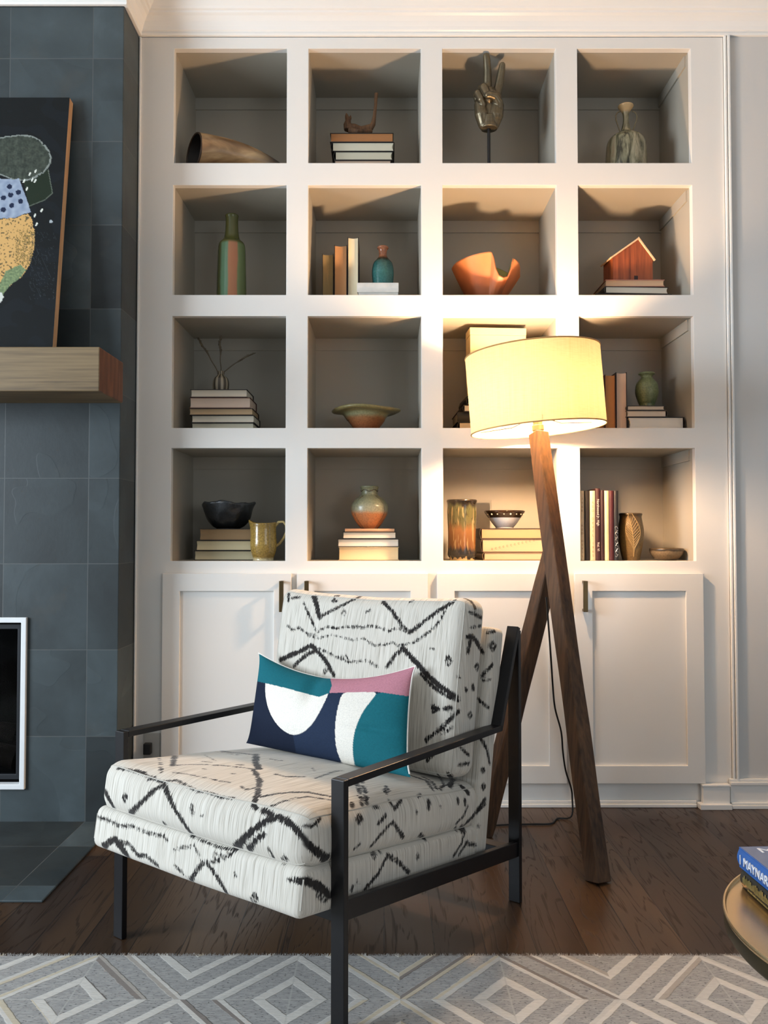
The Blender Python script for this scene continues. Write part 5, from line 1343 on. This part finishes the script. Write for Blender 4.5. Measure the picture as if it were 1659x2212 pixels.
for i in range(4200):
    x = rnd.uniform(-1.6, 1.4); y = ry1 - .005; a = Vector((x, y, .009)); d = Vector((rnd.uniform(-.006, .006), rnd.uniform(.004, .011), rnd.uniform(-.001, .005)))
    s_ = Vector((.0007, 0, 0)); m.add([a - s_, a + s_, a + d + s_ * .3, a + d - s_ * .3], [(0, 1, 2, 3)])
o = m.build('edge_fur', RUG, rug); o['kind'] = 'stuff'

# ================================================================== BRASS TABLE
tz = .42; tc_ = Vector((.862, CAM.y + 1.30, 0)); TR = .3135
tbl = thing('side_table', (tc_.x, tc_.y, .0125), 'round brass side table at the right edge of the rug', 'table')
m = MB(); m.lathe([(.001, -.003), (TR - .004, -.003), (TR - .001, -.002), (TR, .0), (TR, .003), (TR - .0015, .0055), (TR - .004, .0055), (TR - .0048, .003), (TR - .0055, .0005), (TR - .0060, .0), (TR - .012, .0), (TR - .03, 0), (.001, 0)], (tc_.x, tc_.y, tz), 128); m.build('tabletop', BRASS, tbl)
m = MB(); m.lathe([(.001, -.032), (TR - .014, -.032), (TR - .006, -.030), (TR - .002, -.024), (TR - .002, -.0034), (.001, -.0034)], (tc_.x, tc_.y, tz), 128); m.build('edge_band', mat('brass_dark_reflection', (74, 66, 48), .42, .9, var=.08), tbl)  # dark reflection on the band painted in as a darker brass
m = MB(); m.lathe([(.02, .02), (.02, tz - .034), (.001, tz - .034)], (tc_.x, tc_.y, .0), 32); m.build('stem', DARKBRASS, tbl)
m = MB(); m.lathe([(.001, .0), (.19, .0), (.195, .004), (.19, .010), (.04, .016), (.02, .03), (.001, .03)], (tc_.x, tc_.y, .0128), 64); m.build('base', DARKBRASS, tbl)
# books on it
a = PF(1601, 1914, tz); b = PF(1604, 1880, tz + .03)
gL = 'books on the brass table'
GREENB = (70, 66, 44)
t1 = .031; t2 = .036
bk, mp, dims = book('L', (a.x, a.x + .19, a.y - .255, a.y, tz + .0006, tz + t1), 'dark book with gilt patterned spine under the blue book', (40, 36, 28), (200, 190, 168), gL, rz=R(1.5))
cvx = [c for c in bk.children if c.name.startswith('cover')][0]
m = MB(); GILT = mat('gilt_band', (150, 136, 84), .4, .5, var=.3, vs=120)
rt = random.Random(2)
for i in range(46):
    l = dims[0] - .012 - i * .0047
    z0_ = .010 + rt.random() * .002; z1_ = .026 - rt.random() * .006
    m.add([mp(l, -.0006 + .0005, z0_), mp(l - .0028, -.0006 + .0005, z0_), mp(l - .0028, -.0006 + .0005, z1_), mp(l, -.0001, z1_)], [(0, 1, 2, 3)])
for i in range(30):
    l = dims[0] - .03 - i * .0042; m.add([mp(l, .0004, .004), mp(l - .0026, .0004, .004), mp(l - .0026, .0002, .0072), mp(l, .0002, .0072)], [(0, 1, 2, 3)])
so = m.build('spine_pattern', GILT, cvx); sd_ = so.modifiers.new('solid', 'SOLIDIFY'); sd_.thickness = .0008; sd_.offset = 0
bx0 = a.x + .001; by1 = a.y + .010
bk2, mp2, dims2 = book('L', (bx0, bx0 + .19, by1 - .26, by1, tz + t1 + .0006, tz + t1 + t2), 'blue hardback with white lettered spine on top of the dark book', (36, 84, 150), (214, 208, 196), gL, rz=R(2.5))
cv2 = [c for c in bk2.children if c.name.startswith('cover')][0]
k = NT('misty_cover'); p = k.sep(k.tc()); n1 = k.noise(k.tc(), 9, 4)
MIST = k.done(k.ramp(n1, [(.35, lin((84, 98, 128))), (.65, lin((118, 130, 158)))]), .35)
m = MB(); q = [mp2(.002, .006, dims2[2] + .0003), mp2(dims2[0] - .002, .006, dims2[2] + .0003), mp2(dims2[0] - .002, dims2[1] - .002, dims2[2] + .0003), mp2(.002, dims2[1] - .002, dims2[2] + .0003)]
m.add(q, [(0, 1, 2, 3)]); jk = m.build('cover_print', MIST, cv2); sd_ = jk.modifiers.new('solid', 'SOLIDIFY'); sd_.thickness = .0004
LW = mat('white_print', (224, 228, 234), .5)
# spine: reads away from the far end towards the room, letter tops up
o_ = mp2(dims2[0] - .026, -.0006, dims2[2] * .5); ex = (mp2(0, 0, 0) - mp2(1, 0, 0)).normalized(); ey = Vector((0, 0, 1)); ez_ = ex.cross(ey)
Mx = Matrix((( ex.x, ey.x, ez_.x, o_.x), (ex.y, ey.y, ez_.y, o_.y), (ex.z, ey.z, ez_.z, o_.z), (0, 0, 0, 1)))
lettering('MAYNARD L. PA', .021, LW, cv2, Mx, depth=.0012)
o_ = mp2(dims2[0] - .014, -.0006, dims2[2] * .5); Mx2 = Mx.copy(); Mx2.translation = o_
m = MB(); m.beam(o_ - Vector((0, 0, .008)), o_ + Vector((0, 0, .008)), .0012, .002); m.build('spine_rule', LW, cv2)
o_ = mp2(dims2[0] - .022, .028, dims2[2] + .0006); exx = (mp2(0, 1, 0) - mp2(0, 0, 0)).normalized(); eyy = (mp2(1, 0, 0) - mp2(0, 0, 0)).normalized()
Mt = Matrix(((exx.x, eyy.x, 0, o_.x), (exx.y, eyy.y, 0, o_.y), (0, 0, 1, o_.z), (0, 0, 0, 1)))
lettering('M', .030, LW, cv2, Mt, depth=.0002, sx=1.4)
m = MB(); q0 = mp2(dims2[0] - .043, .040, dims2[2] + .0006)
for i in range(5): m.tube([q0 + exx * (.009 * i) + eyy * (.003 * math.sin(s_ * 1.6 + i)) + exx * (.0016 * s_) for s_ in range(5)], .0006, 5)
m.build('script_line', LW, cv2)
